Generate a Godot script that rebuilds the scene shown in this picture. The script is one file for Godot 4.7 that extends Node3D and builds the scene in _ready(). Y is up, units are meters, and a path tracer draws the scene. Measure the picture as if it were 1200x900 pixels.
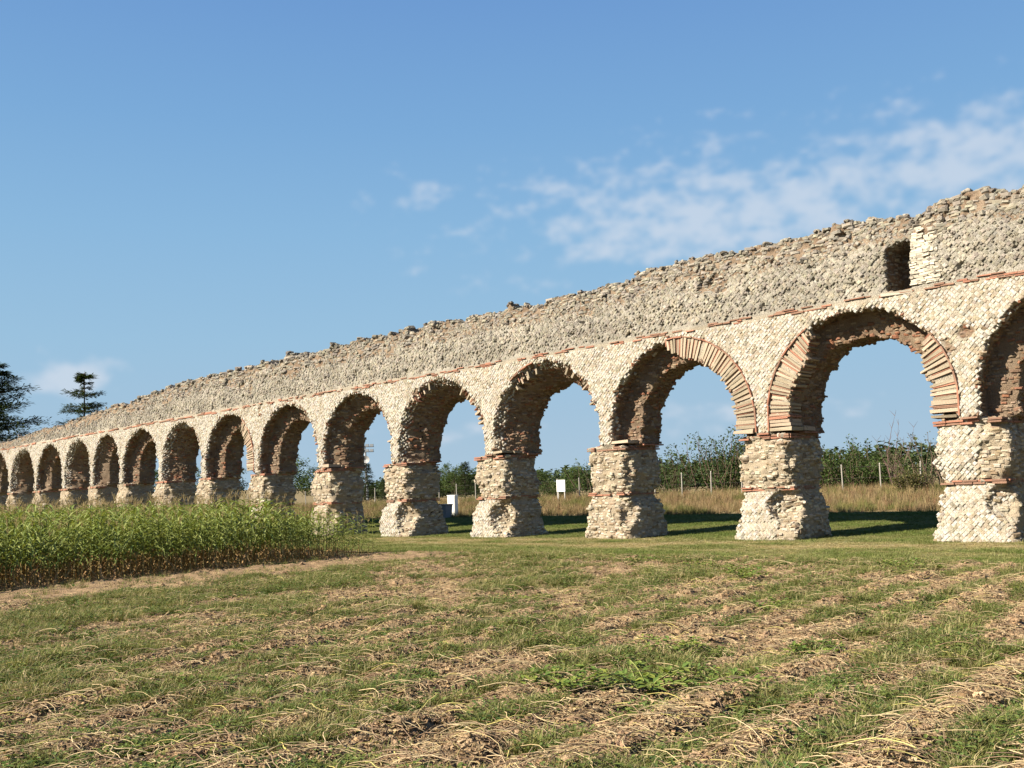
extends Node3D
# A Roman aqueduct in ruins above a potato field. x runs along the wall, the wall's front face is z = 0, the camera stands at +z.

const SLOPE := 0.018            # the site falls gently along the wall
const THICK := 1.9              # thickness of the wall
const RING := 0.62              # depth of the facing ring of each arch
const PIERS := [-7.7, -1.6, 4.4, 10.46, 16.63, 22.95, 29.0, 35.15, 41.0, 47.1, 53.0, 58.6, 64.4, 69.3, 74.5, 80.3, 86.3, 92.3, 98.3]  # distance of each pier's middle to the left of the camera
const FIRST := 2                # the first pier that is built
const LAST := 17

var rng := RandomNumberGenerator.new()
var n_big := FastNoiseLite.new()
var n_mid := FastNoiseLite.new()
var n_fine := FastNoiseLite.new()
var n_patch := FastNoiseLite.new()
var M := {}
var names := {}

# ---------------------------------------------------------------- helpers

func numbered(called: String) -> String:
	var k: int = names.get(called, 0)
	names[called] = k + 1
	return called if k == 0 else "%s_%03d" % [called, k]

func meta(o: Node, label: String, category := "", group := "", kind := "") -> Node:
	if label: o.set_meta("label", label)
	if category: o.set_meta("category", category)
	if group: o.set_meta("group", group)
	if kind: o.set_meta("kind", kind)
	return o

func thing(called: String, label: String, category: String, at: Vector3, group := "") -> Node3D:
	var o := Node3D.new()
	o.name = numbered(called)
	add_child(o)
	o.position = at
	meta(o, label, category, group)
	return o

func part(called: String, m: Mesh, material: Material, parent: Node) -> MeshInstance3D:
	var o := MeshInstance3D.new()
	o.name = called
	o.mesh = m
	o.material_override = material
	parent.add_child(o, true)
	return o

func single(called: String, m: Mesh, material: Material, label: String, category: String, at := Vector3.ZERO, group := "", kind := "") -> MeshInstance3D:
	var o := part(numbered(called), m, material, self)
	o.position = at
	meta(o, label, category, group, kind)
	return o

func many(called: String, m: Mesh, material: Material, where: Array, colors: Array, parent: Node) -> MultiMeshInstance3D:
	var mm := MultiMesh.new()
	mm.transform_format = MultiMesh.TRANSFORM_3D
	mm.use_colors = true
	mm.mesh = m
	mm.instance_count = where.size()
	for i in where.size():
		mm.set_instance_transform(i, where[i])
		mm.set_instance_color(i, colors[i])
	var o := MultiMeshInstance3D.new()
	o.name = called
	o.multimesh = mm
	o.material_override = material
	parent.add_child(o, true)
	o.set_meta("kind", "stuff")
	return o

func lin(r: float, g: float, b: float) -> Color:
	return Color(r, g, b).linear_to_srgb()

func vary(c: Color, spread := 0.18) -> Color:
	var k := 1.0 + rng.randf_range(-spread, spread)
	return Color(c.r * k * rng.randf_range(0.95, 1.05), c.g * k, c.b * k * rng.randf_range(0.92, 1.08))

func noise_texture(frequency: float, low: float, high: float, seed_: int, size := 256) -> NoiseTexture2D:
	var n := FastNoiseLite.new()
	n.noise_type = FastNoiseLite.TYPE_SIMPLEX_SMOOTH
	n.seed = seed_
	n.frequency = frequency
	n.fractal_octaves = 5
	n.fractal_gain = 0.6
	var t := NoiseTexture2D.new()
	t.width = size
	t.height = size
	t.seamless = true
	t.noise = n
	var g := Gradient.new()
	g.set_color(0, Color(low, low, low))
	g.set_color(1, Color(high, high, high))
	t.color_ramp = g
	return t

func painted(called: String, rough := 0.95, texture: Texture2D = null, scale_ := 1.0, back := 0.0) -> StandardMaterial3D:
	var m := StandardMaterial3D.new()
	m.resource_name = called
	m.vertex_color_use_as_albedo = true
	m.albedo_color = lin(0.88, 0.88, 0.88)
	m.roughness = rough
	m.metallic_specular = 0.25
	if texture:
		m.albedo_texture = texture
		m.uv1_triplanar = true
		m.uv1_world_triplanar = true
		m.uv1_scale = Vector3.ONE * scale_
	if back > 0.0:
		m.backlight_enabled = true
		m.backlight = lin(back, back, back * 0.5)
	return m

func plain(called: String, c: Color, rough := 0.9, texture: Texture2D = null, scale_ := 1.0) -> StandardMaterial3D:
	var m := StandardMaterial3D.new()
	m.resource_name = called
	m.albedo_color = c
	m.roughness = rough
	m.metallic_specular = 0.25
	if texture:
		m.albedo_texture = texture
		m.uv1_triplanar = true
		m.uv1_world_triplanar = true
		m.uv1_scale = Vector3.ONE * scale_
	return m

class Shape:
	var v := PackedVector3Array()
	var n := PackedVector3Array()
	var c := PackedColorArray()
	func tri(a: Vector3, b: Vector3, d: Vector3, col := Color.WHITE) -> void:
		var nn := (d - a).cross(b - a).normalized()
		v.append(a); v.append(b); v.append(d)
		n.append(nn); n.append(nn); n.append(nn)
		c.append(col); c.append(col); c.append(col)
	func quad(a: Vector3, b: Vector3, d: Vector3, e: Vector3, col := Color.WHITE) -> void:
		tri(a, b, d, col); tri(a, d, e, col)
	func hexa(p: Array, col := Color.WHITE) -> void:   # p: 0-3 the front face clockwise, 4-7 the back face behind it
		quad(p[0], p[1], p[2], p[3], col)
		quad(p[5], p[4], p[7], p[6], col)
		quad(p[4], p[5], p[1], p[0], col)
		quad(p[1], p[5], p[6], p[2], col)
		quad(p[2], p[6], p[7], p[3], col)
		quad(p[3], p[7], p[4], p[0], col)
	func box(at: Vector3, size: Vector3, col := Color.WHITE) -> void:
		var s := size * 0.5
		hexa([at + Vector3(-s.x, s.y, s.z), at + Vector3(s.x, s.y, s.z), at + Vector3(s.x, -s.y, s.z), at + Vector3(-s.x, -s.y, s.z),
			at + Vector3(-s.x, s.y, -s.z), at + Vector3(s.x, s.y, -s.z), at + Vector3(s.x, -s.y, -s.z), at + Vector3(-s.x, -s.y, -s.z)], col)
	func tube(a: Vector3, b: Vector3, ra: float, rb: float, sides := 5, col := Color.WHITE) -> void:
		var along := (b - a).normalized()
		var side := along.cross(Vector3.UP if absf(along.y) < 0.9 else Vector3.RIGHT).normalized()
		var other := along.cross(side)
		for i in sides:
			var p := TAU * i / sides
			var q := TAU * (i + 1) / sides
			var d0 := side * cos(p) + other * sin(p)
			var d1 := side * cos(q) + other * sin(q)
			var n0 := v.size()
			quad(a + d0 * ra, b + d0 * rb, b + d1 * rb, a + d1 * ra, col)
			for k in 6:
				n[n0 + k] = d0 if k in [0, 1, 3] else d1
	func mesh() -> ArrayMesh:
		var m := ArrayMesh.new()
		if v.size() == 0:
			return m
		var arrays := []
		arrays.resize(Mesh.ARRAY_MAX)
		arrays[Mesh.ARRAY_VERTEX] = v
		arrays[Mesh.ARRAY_NORMAL] = n
		arrays[Mesh.ARRAY_COLOR] = c
		m.add_surface_from_arrays(Mesh.PRIMITIVE_TRIANGLES, arrays)
		return m

# ---------------------------------------------------------------- the ground

func gy(x: float, z: float) -> float:
	var y := SLOPE * clampf(x, -500.0, 120.0)
	if z < -2.0:
		y += 0.036 * minf(-2.0 - z, 10.5)
	if z < -12.2:
		y += 0.75 * smoothstep(12.2, 20.5, -z)
	return y

const ROW := Vector2(0.9914, -0.1305)   # across the potato rows, which run 7.5 degrees off the wall's normal

func row_t(x: float, z: float) -> float:
	return (x * ROW.x + z * ROW.y + 0.12 * n_big.get_noise_2d(x * 0.6 + 40.0, z * 0.6)) / 0.78

func edge_x(z: float) -> float:          # the edge of the maize
	return -23.45 + 0.1317 * (z - 19.6)

func ridge_strength(x: float, z: float) -> float:
	var m := 0.5 + 0.7 * n_big.get_noise_2d(x * 0.35 + 9.0, z * 0.35 - 3.0) + 0.035 * (x + 9.0)
	return clampf(m, 0.15, 1.0)

func greenness(x: float, z: float) -> float:
	# patches of weeds: thick between the rows and towards the maize, thin on the ridges
	var t := row_t(x, z)
	var furrow := 0.5 - 0.5 * cos(TAU * t)
	var p := n_patch.get_noise_2d(x * 0.9, z * 0.9)
	var q := n_patch.get_noise_2d(x * 3.2 + 70.0, z * 3.2)
	return 0.31 + 0.75 * p + 0.5 * q + 0.5 * (furrow - 0.55) * ridge_strength(x, z) * 2.0 - 0.012 * (x + 10.0) + 0.3 * exp(-pow((z - 8.3) / 0.9, 2.0))

func soil_y(x: float, z: float) -> float:
	var t := row_t(x, z)
	var r := 0.5 + 0.5 * cos(TAU * t)
	r = r * r * (3.0 - 2.0 * r)
	var y := gy(x, z) + 0.03 + 0.15 * r * ridge_strength(x, z) * (0.65 + 0.6 * n_mid.get_noise_2d(x * 0.8, z * 0.8))
	y += 0.03 + 0.045 * n_mid.get_noise_2d(x * 0.7 + 30.0, z * 0.7)
	y += 0.05 * n_mid.get_noise_2d(x * 2.6, z * 2.6 + 11.0) * (0.4 + 0.8 * r) + 0.022 * n_fine.get_noise_2d(x * 2.2, z * 2.2)
	var inside := minf(minf((z - 6.9) / 0.8, (30.5 - z) / 0.8), minf((x - edge_x(z) - 0.1) / 0.7, (7.5 - x) / 0.8))
	return lerpf(gy(x, z) + 0.012, y, clampf(inside, 0.0, 1.0))

func sheet(xs: PackedFloat32Array, zs: PackedFloat32Array, height: Callable, tint: Callable) -> ArrayMesh:
	var nx := xs.size()
	var nz := zs.size()
	var v := PackedVector3Array()
	var c := PackedColorArray()
	v.resize(nx * nz)
	c.resize(nx * nz)
	for j in nz:
		for i in nx:
			var y: float = height.call(xs[i], zs[j])
			v[j * nx + i] = Vector3(xs[i], y, zs[j])
			c[j * nx + i] = tint.call(xs[i], zs[j])
	var n := PackedVector3Array()
	n.resize(nx * nz)
	for j in nz:
		for i in nx:
			var a := v[j * nx + maxi(i - 1, 0)]
			var b := v[j * nx + mini(i + 1, nx - 1)]
			var d := v[maxi(j - 1, 0) * nx + i]
			var e := v[mini(j + 1, nz - 1) * nx + i]
			n[j * nx + i] = (e - d).cross(b - a).normalized()
	var index := PackedInt32Array()
	index.resize((nx - 1) * (nz - 1) * 6)
	var k := 0
	for j in nz - 1:
		for i in nx - 1:
			var p := j * nx + i
			index[k] = p; index[k + 1] = p + 1; index[k + 2] = p + nx
			index[k + 3] = p + 1; index[k + 4] = p + nx + 1; index[k + 5] = p + nx
			k += 6
	var arrays := []
	arrays.resize(Mesh.ARRAY_MAX)
	arrays[Mesh.ARRAY_VERTEX] = v
	arrays[Mesh.ARRAY_NORMAL] = n
	arrays[Mesh.ARRAY_COLOR] = c
	arrays[Mesh.ARRAY_INDEX] = index
	var m := ArrayMesh.new()
	m.add_surface_from_arrays(Mesh.PRIMITIVE_TRIANGLES, arrays)
	return m

func steps(a: float, b: float, step: float) -> PackedFloat32Array:
	var out := PackedFloat32Array()
	var n := int(ceil((b - a) / step))
	for i in n + 1:
		out.append(a + (b - a) * i / n)
	return out

func soil_tint(x: float, z: float) -> Color:
	var k := 0.5 + 0.5 * n_mid.get_noise_2d(x * 1.4, z * 1.4 + 5.0) + 0.25 * n_fine.get_noise_2d(x * 1.5, z * 1.5)
	return Color(0.19, 0.122, 0.068).lerp(Color(0.36, 0.25, 0.145), clampf(k, 0.0, 1.0))

func lawn_dry(x: float, z: float) -> float:
	# worn, yellowed turf in a belt before the piers and in scattered patches
	var belt := exp(-pow((z - 2.2) / 2.3, 2.0))
	return clampf(0.18 + 0.62 * belt + 0.8 * n_patch.get_noise_2d(x * 0.7 + 20.0, z * 1.2) * (0.4 + belt) + 0.3 * n_patch.get_noise_2d(x * 4.0, z * 4.0), 0.0, 1.0)

func lawn_tint(x: float, z: float) -> Color:
	var d := lawn_dry(x, z)
	var c := Color(0.10, 0.125, 0.034).lerp(Color(0.30, 0.24, 0.135), d)
	var bare := smoothstep(0.25, 0.55, n_patch.get_noise_2d(x * 1.6 + 300.0, z * 1.6) + 0.8 * exp(-pow((z - 6.9) / 0.8, 2.0)))
	return c.lerp(Color(0.29, 0.205, 0.12), bare * 0.8)

func build_ground() -> void:
	var xs := PackedFloat32Array([-2500, -1500, -900, -600, -400, -300, -240, -190])
	xs.append_array(steps(-150.0, 30.0, 3.0))
	xs.append_array(PackedFloat32Array([60, 120, 250, 500, 1000, 2500]))
	var zs := PackedFloat32Array([-2500, -1500, -900, -600, -400, -250, -160, -110, -80, -60])
	zs.append_array(steps(-50.0, 40.0, 1.25))
	zs.append_array(PackedFloat32Array([60, 120, 300, 900, 2500]))
	var tint := func(x: float, z: float) -> Color:
		var k := clampf(0.5 + 0.7 * n_patch.get_noise_2d(x * 0.3, z * 0.3), 0.0, 1.0)
		if z < -12.0:
			return Color(0.15, 0.125, 0.055).lerp(Color(0.28, 0.20, 0.11), k)
		return Color(0.11, 0.12, 0.04).lerp(Color(0.24, 0.17, 0.10), k)
	var g := single("ground", sheet(xs, zs, func(x, z): return gy(x, z) - 0.03, tint), M.earth, "open grassy ground of the site running to the horizon", "ground", Vector3.ZERO, "", "structure")
	g.set_meta("kind", "structure")
	# the mown lawn round the aqueduct
	single("lawn", sheet(steps(-118.0, 14.0, 0.3), steps(-12.6, 7.6, 0.3), func(x, z): return gy(x, z) + 0.008 + 0.02 * n_mid.get_noise_2d(x, z), lawn_tint), M.turf, "mown lawn with yellowed patches under the aqueduct", "lawn", Vector3.ZERO, "", "structure")
	# the ploughed field, with its ridges and clods
	single("potato_field", sheet(steps(-26.0, 8.0, 0.075), steps(6.9, 30.5, 0.075), soil_y, soil_tint), M.soil, "potato field of crumbly brown soil heaped in rows", "field", Vector3.ZERO, "", "structure")

# ---------------------------------------------------------------- the aqueduct as a solid

var bays := {}
var bites := {}

# what is known of the column at (x, h)
var c_bay := 0
var c_front := 0.0
var c_back := THICK
var c_top := 0.0
var c_r := 0.0
var c_rin := 0.0
var c_rout := 0.0
var c_z0 := 0.5
var c_z1 := 0.7
var c_amp := 0.02
var c_rough := 0.0
var c_round := 0.06
var c_slot := 9.0
var c_ring := false
var c_x := 0.0
var c_h := 0.0
var c_bites: Array = []

const TOPS := [[-20.0, 9.3], [5.0, 9.25], [8.2, 9.15], [9.3, 9.04], [9.9, 9.3], [10.5, 9.3], [11.3, 9.1], [11.8, 8.98], [12.3, 9.06], [12.9, 9.2], [14.4, 9.12], [17.7, 9.18], [19.7, 9.27], [21.6, 9.17], [22.1, 8.98], [27.5, 8.96], [35.8, 9.07], [44.3, 9.0], [44.6, 9.25], [45.0, 9.0], [57.0, 9.02], [60.0, 8.75], [70.5, 8.3], [80.0, 7.9], [89.0, 7.5], [120.0, 7.2]]

var top_table := PackedFloat32Array()
var pier_table := PackedInt32Array()

func make_tables() -> void:
	for i in 2600:
		var s := i * 0.05 - 12.0
		var best := FIRST - 1
		for k in range(FIRST - 1, LAST + 1):
			if absf(PIERS[k] - s) < absf(PIERS[best] - s):
				best = k
		pier_table.append(best)
		var y := 7.2
		for k in TOPS.size() - 1:
			if s >= TOPS[k][0] and s < TOPS[k + 1][0]:
				y = lerpf(TOPS[k][1], TOPS[k + 1][1], (s - TOPS[k][0]) / (TOPS[k + 1][0] - TOPS[k][0]))
		top_table.append(y)

func top_of(x: float) -> float:
	return top_table[clampi(int((12.0 - x) * 20.0), 0, 2599)]

func pier_at(x: float) -> int:
	return pier_table[clampi(int((12.0 - x) * 20.0 + 0.5), 0, 2599)]

func facing(x: float, h: float) -> float:
	# 1 where the net-like facing of small square stones is kept, 0 where the rubble behind it is bare
	var k := pier_at(x)
	var dx: float = x + PIERS[k]
	if h < 1.5:
		if k == 5 or k == 8 or k == 10 or k == 13: return 0.0
		return 1.0 if dx < 0.55 - 0.25 * h + 0.25 * n_mid.get_noise_2d(x * 1.5, h * 1.5) + (0.45 if k == 3 else 0.0) else 0.0
	if h < 3.15:
		if k == 3: return 1.0 if dx < 0.2 + 0.2 * n_mid.get_noise_2d(x * 1.5, h * 1.5) else 0.0
		return 0.0
	if h < 6.75:
		return 1.0 if n_patch.get_noise_2d(x * 1.3, h * 1.3 + 50.0) > -0.52 else 0.0
	var worn := (h - 6.9) / maxf(top_of(x) - 6.9, 0.5)
	return 1.0 if n_patch.get_noise_2d(x * 1.1, h * 1.4 + 90.0) * 0.75 + 0.74 - worn > 0.0 else 0.0

func prepare(x: float, h: float) -> void:
	c_x = x
	c_h = h
	var k := pier_at(x)
	var dx: float = x + PIERS[k]
	var b := k if dx < 0.0 else k - 1        # bay b lies between pier b and pier b + 1
	b = clampi(b, 1, LAST - 1)
	c_bay = b
	var d: Dictionary = bays[b]
	var ax := absf(x - d.cx)
	var calm := 1.0 if x < -13.4 else 0.35
	c_top = h - (top_of(x) + calm * (0.2 * n_mid.get_noise_1d(x * 1.5) + 0.22 * n_big.get_noise_1d(x * 2.2)) + 0.08 * n_fine.get_noise_1d(x * 1.3))
	c_rough = 1.0 - facing(x, h)
	c_amp = 0.02 + 0.075 * c_rough
	c_round = 0.09
	c_front = 0.02 + 0.05 * c_rough + 0.03 * n_mid.get_noise_2d(x * 0.8, h * 0.8)
	c_back = THICK
	c_slot = 9.0
	c_ring = false
	c_bites = []
	var half: float = d.half
	if h < d.impost:
		# a pier
		var wide := 0.0
		if h < 1.47:
			wide = 0.05 + 0.12 * maxf(0.0, 1.0 - h / 1.2) - 0.13 * smoothstep(1.05, 1.47, h)
		else:
			wide = -0.07 + 0.1 * sin(PI * clampf((h - 1.55) / 1.5, 0.0, 1.0))
		wide += 0.09 * n_mid.get_noise_2d(h * 0.9, 60.0 + k * 7.0 + 2.0 * signf(dx)) + 0.05 * n_mid.get_noise_2d(h * 2.2, k * 5.0 + signf(dx))
		c_r = ax
		c_rin = half - 0.88 - wide
		c_rout = c_rin
		c_front -= wide * 0.8
		c_back = THICK + wide
		c_z0 = 0.5
		c_z1 = 0.6
		c_round = 0.2
		c_bites = bites.get(k, [])
	else:
		c_rin = d.rin
		c_rout = d.rout
		c_z0 = d.z0
		c_z1 = d.z1
		if h < d.hc:
			c_r = ax
		else:
			c_r = sqrt(ax * ax + (h - d.hc) * (h - d.hc))
		c_rout += 0.05 * n_mid.get_noise_2d(x * 1.2 + 7.0, h * 1.2)
		c_rin += 0.09 * n_mid.get_noise_2d(x * 0.9 + 17.0, h * 0.9)
		if c_r < d.rout + 0.03 and b < 10:
			var ang := rad_to_deg(atan2(maxf(h - d.hc, 0.0), x - d.cx))
			for ring in d.rings:
				if ring[2] > 0.8 and ang >= ring[0] and ang <= ring[1] and h > 3.4:
					c_rout = lerpf(d.rout - 0.2, d.rin + 0.08, ring_worn(ring, ang))
					c_front += 0.035
					c_ring = true
		if h > 6.0:
			c_front += 0.42 * pow(smoothstep(-1.7, 0.0, c_top), 1.5) + 0.07 * maxf(0.0, n_big.get_noise_2d(x * 0.9, h * 0.9)) * step_up(h, 6.95)
			if h > 6.95:
				c_amp += 0.03
				c_front += 0.2 * smoothstep(0.38, 0.62, n_mid.get_noise_2d(x * 1.9 + 55.0, h * 2.3))
			if x > -13.0 and x < -11.2:
				var sx := absf(x + 12.12) - 0.37
				var sh := maxf(6.88 - h, h - 8.28 + 0.9 * maxf(0.0, sx + 0.37) * maxf(0.0, sx + 0.37))
				c_slot = maxf(sx, sh)

func ring_worn(ring: Array, ang: float) -> float:
	# towards its broken ends a ring crumbles away
	var t := 1.0
	if ring[0] > 5.0: t = minf(t, (ang - ring[0]) / 14.0)
	if ring[1] < 175.0: t = minf(t, (ring[1] - ang) / 14.0)
	return clampf(t, 0.0, 1.0)

func step_up(a: float, b: float) -> float:
	return 1.0 if a > b else 0.0

func solid(z: float) -> float:   # below zero inside the masonry
	var w := clampf((z - c_z0) / (c_z1 - c_z0), 0.0, 1.0)
	var reveal := lerpf(c_rout, c_rin, w) - c_r
	var slab := maxf(c_front - z, z - c_back)
	var d := maxf(slab, reveal)
	var gap := c_round - absf(slab - reveal)
	if gap > 0.0:
		d += gap * gap / (4.0 * c_round)
	d = maxf(d, c_top)
	if c_slot < 0.5 and z < 1.2:
		d = maxf(d, -maxf(c_slot, z - 1.2))
	if absf(d) > 0.45:
		return d
	for bt in c_bites:
		var q := Vector3((c_x - bt[0].x) / bt[1].x, (c_h - bt[0].y) / bt[1].y, (z - bt[0].z) / bt[1].z)
		d = maxf(d, (1.0 - q.length()) * 0.45)
	var amp := c_amp
	if z > 0.22 or reveal > -0.12 or c_top > -0.4:
		amp = maxf(amp, 0.085)
	return d + amp * (n_mid.get_noise_3d(c_x * 1.5, c_h * 1.9, z * 1.5) + 0.65 * n_fine.get_noise_3d(c_x * 1.1, c_h * 1.5, z * 1.1))

var parts_of := {}      # key -> {v, n, c, i}, the masonry cores as they are meshed
var rubble := {}        # key -> [transforms, colours] of loose and bedded rubble stones
var spots := {}

func key_at(x: float, h: float) -> int:   # piers by their number, arches from 100, the upper wall 200
	if h > 6.85: return 200
	var k := pier_at(x)
	if h < 3.2: return k
	return 100 + clampi(k if x + PIERS[k] < 0.0 else k - 1, FIRST - 1, LAST - 1)

func core_tint(p: Vector3) -> Color:
	# pale bedding mortar where the facing is kept, brown rubble concrete elsewhere
	var k := clampf(0.5 + 0.6 * n_mid.get_noise_3d(p.x * 1.2, p.y * 1.2, p.z * 1.2), 0.0, 1.0)
	if p.z < 0.2 and facing(p.x, p.y) > 0.5:
		if p.y > 6.9:
			return Color(0.26, 0.235, 0.195).lerp(Color(0.36, 0.33, 0.275), k)
		return Color(0.31, 0.265, 0.20).lerp(Color(0.41, 0.36, 0.285), k)
	if p.y < 3.2:      # the piers' rubble is bedded in a paler mortar than the arches'
		return Color(0.27, 0.215, 0.15).lerp(Color(0.38, 0.315, 0.23), k)
	return Color(0.155, 0.105, 0.07).lerp(Color(0.27, 0.205, 0.145), k)

func mesh_stretch(x0: float, x1: float, cell: float, far: bool) -> void:
	# surface nets over one stretch of the wall; lattices of neighbours line up
	var h0 := -0.25
	var z0 := -0.4
	var nh := int(ceil((9.8 - h0) / cell)) + 1
	var nz := int(ceil((THICK + 0.9) / cell)) + 1
	var i0 := int(round(x0 / cell))
	var i1 := int(round(x1 / cell))
	var nx := i1 - i0 + 3                     # corners i0 - 1 .. i1 + 1
	var f := PackedFloat32Array()
	f.resize(nx * nh * nz)
	var p := 0
	for i in nx:
		var x := (i0 - 1 + i) * cell
		for j in nh:
			prepare(x, h0 + j * cell)
			if c_top > 0.5 or c_r < c_rin - 0.5:
				for k in nz:
					f[p] = 0.5
					p += 1
			else:
				for k in nz:
					f[p] = solid(z0 + k * cell)
					p += 1
	var si := nh * nz
	var cellv := PackedInt32Array()
	cellv.resize(nx * nh * nz)
	cellv.fill(-1)
	var vs := PackedVector3Array()
	var ns := PackedVector3Array()
	for i in nx - 1:
		for j in nh - 1:
			var base := i * si + j * nz
			for k in nz - 1:
				var q := base + k
				var a0 := f[q]
				var a1 := f[q + 1]
				var a2 := f[q + nz]
				var a3 := f[q + nz + 1]
				var b0 := f[q + si]
				var b1 := f[q + si + 1]
				var b2 := f[q + si + nz]
				var b3 := f[q + si + nz + 1]
				var neg := int(a0 < 0.0) + int(a1 < 0.0) + int(a2 < 0.0) + int(a3 < 0.0) + int(b0 < 0.0) + int(b1 < 0.0) + int(b2 < 0.0) + int(b3 < 0.0)
				if neg == 0 or neg == 8:
					continue
				var sum := Vector3.ZERO
				var cnt := 0
				# the twelve edges: along x, h and z
				if (a0 < 0.0) != (b0 < 0.0): sum += Vector3(a0 / (a0 - b0), 0, 0); cnt += 1
				if (a1 < 0.0) != (b1 < 0.0): sum += Vector3(a1 / (a1 - b1), 0, 1); cnt += 1
				if (a2 < 0.0) != (b2 < 0.0): sum += Vector3(a2 / (a2 - b2), 1, 0); cnt += 1
				if (a3 < 0.0) != (b3 < 0.0): sum += Vector3(a3 / (a3 - b3), 1, 1); cnt += 1
				if (a0 < 0.0) != (a2 < 0.0): sum += Vector3(0, a0 / (a0 - a2), 0); cnt += 1
				if (a1 < 0.0) != (a3 < 0.0): sum += Vector3(0, a1 / (a1 - a3), 1); cnt += 1
				if (b0 < 0.0) != (b2 < 0.0): sum += Vector3(1, b0 / (b0 - b2), 0); cnt += 1
				if (b1 < 0.0) != (b3 < 0.0): sum += Vector3(1, b1 / (b1 - b3), 1); cnt += 1
				if (a0 < 0.0) != (a1 < 0.0): sum += Vector3(0, 0, a0 / (a0 - a1)); cnt += 1
				if (a2 < 0.0) != (a3 < 0.0): sum += Vector3(0, 1, a2 / (a2 - a3)); cnt += 1
				if (b0 < 0.0) != (b1 < 0.0): sum += Vector3(1, 0, b0 / (b0 - b1)); cnt += 1
				if (b2 < 0.0) != (b3 < 0.0): sum += Vector3(1, 1, b2 / (b2 - b3)); cnt += 1
				sum /= cnt
				cellv[q] = vs.size()
				vs.append(Vector3((i0 - 1 + i + sum.x) * cell, h0 + (j + sum.y) * cell, z0 + (k + sum.z) * cell))
				ns.append(Vector3(b0 + b1 + b2 + b3 - a0 - a1 - a2 - a3, a2 + a3 + b2 + b3 - a0 - a1 - b0 - b1, a1 + a3 + b1 + b3 - a0 - a2 - b0 - b2).normalized())
	# quads round each crossed lattice edge
	for i in range(1, nx - 1):
		for j in range(1, nh - 1):
			for k in range(1, nz - 1):
				var q := i * si + j * nz + k
				var a := f[q] < 0.0
				if i < nx - 2 and a != (f[q + si] < 0.0):
					emit(vs, ns, [cellv[q - nz - 1], cellv[q - 1], cellv[q], cellv[q - nz]], a)
				if a != (f[q + nz] < 0.0) and i < nx - 2:
					emit(vs, ns, [cellv[q - si - 1], cellv[q - si], cellv[q], cellv[q - 1]], a)
				if a != (f[q + 1] < 0.0) and i < nx - 2:
					emit(vs, ns, [cellv[q - si - nz], cellv[q - nz], cellv[q], cellv[q - si]], a)
	# rubble stones bedded in the bare faces
	var keep := 0.34 if far else 0.30
	for i in vs.size():
		var at := vs[i]
		if at.x < x0 or at.x >= x1 or at.y < 0.02 or rng.randf() > keep:
			continue
		var n := Vector3(ns[i].x, ns[i].y, -ns[i].z)
		if n.z < -0.5:
			continue
		var front := n.z > 0.75 and at.z < 0.3
		if front and facing(at.x, at.y) > 0.5:
			continue
		var key := key_at(at.x, at.y)
		if not rubble.has(key):
			rubble[key] = [[], []]
		var size := rng.randf_range(0.07, 0.16) * (1.25 if far else 1.0)
		if at.y > 8.3: size *= 1.25
		var up := (Vector3.UP - n * n.y)
		if up.length() < 0.3: up = Vector3(rng.randf_range(-1, 1), 0, rng.randf_range(-1, 1)) + n * 0.01
		up = (up.normalized() + 0.18 * Vector3(rng.randf_range(-1, 1), rng.randf_range(-1, 1), rng.randf_range(-1, 1))).normalized()
		var out := (n + 0.22 * Vector3(rng.randf_range(-1, 1), rng.randf_range(-1, 1), rng.randf_range(-1, 1))).normalized()
		var right := up.cross(out).normalized()
		up = out.cross(right)
		var flat := rng.randf_range(0.42, 0.8)
		var w := Vector3(at.x, at.y + SLOPE * at.x, -at.z) - out * size * 0.12
		rubble[key][0].append(Transform3D(Basis(right * size * rng.randf_range(1.0, 1.7), up * size * flat, out * size * rng.randf_range(0.5, 0.9)), w))
		var c := Color(0.42, 0.36, 0.275)
		var u := rng.randf()
		if at.y > 6.9:
			c = Color(0.28, 0.25, 0.20) if u < 0.6 else Color(0.20, 0.175, 0.145)
		elif key >= 100:
			c = Color(0.27, 0.20, 0.14) if u < 0.45 else (Color(0.19, 0.12, 0.078) if u < 0.85 else Color(0.24, 0.115, 0.07))
		elif u < 0.25:
			c = Color(0.26, 0.195, 0.13)
		rubble[key][1].append(vary(c, 0.22))

func emit(vs: PackedVector3Array, ns: PackedVector3Array, q: Array, inside_first: bool) -> void:
	for e in q:
		if e < 0:
			return
	var mid := vs[q[0]]
	var key := key_at(mid.x, mid.y)
	if not parts_of.has(key):
		parts_of[key] = {"v": [], "n": [], "c": [], "i": [], "seen": {}}
	var o: Dictionary = parts_of[key]
	var id := []
	for e in q:
		var at := vs[e]
		if not o.seen.has(at):
			o.seen[at] = o.v.size()
			var n := Vector3(ns[e].x, ns[e].y, -ns[e].z)
			o.v.append(Vector3(at.x, at.y + SLOPE * at.x, -at.z))
			o.n.append(n)
			o.c.append(core_tint(at))
		id.append(o.seen[at])
	if inside_first:
		o.i.append_array([id[0], id[1], id[2], id[0], id[2], id[3]])
	else:
		o.i.append_array([id[0], id[2], id[1], id[0], id[3], id[2]])

func surface_z(x: float, h: float) -> float:
	# depth of the front face at (x, h), or 9 where there is none within reach
	prepare(x, h)
	var last := solid(-0.35)
	var z := -0.35
	while z < 0.45:
		var d := solid(z + 0.05)
		if d < 0.0:
			return z + 0.05 * last / maxf(last - d, 1e-6)
		last = d
		z += 0.05
	return 9.0

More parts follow.
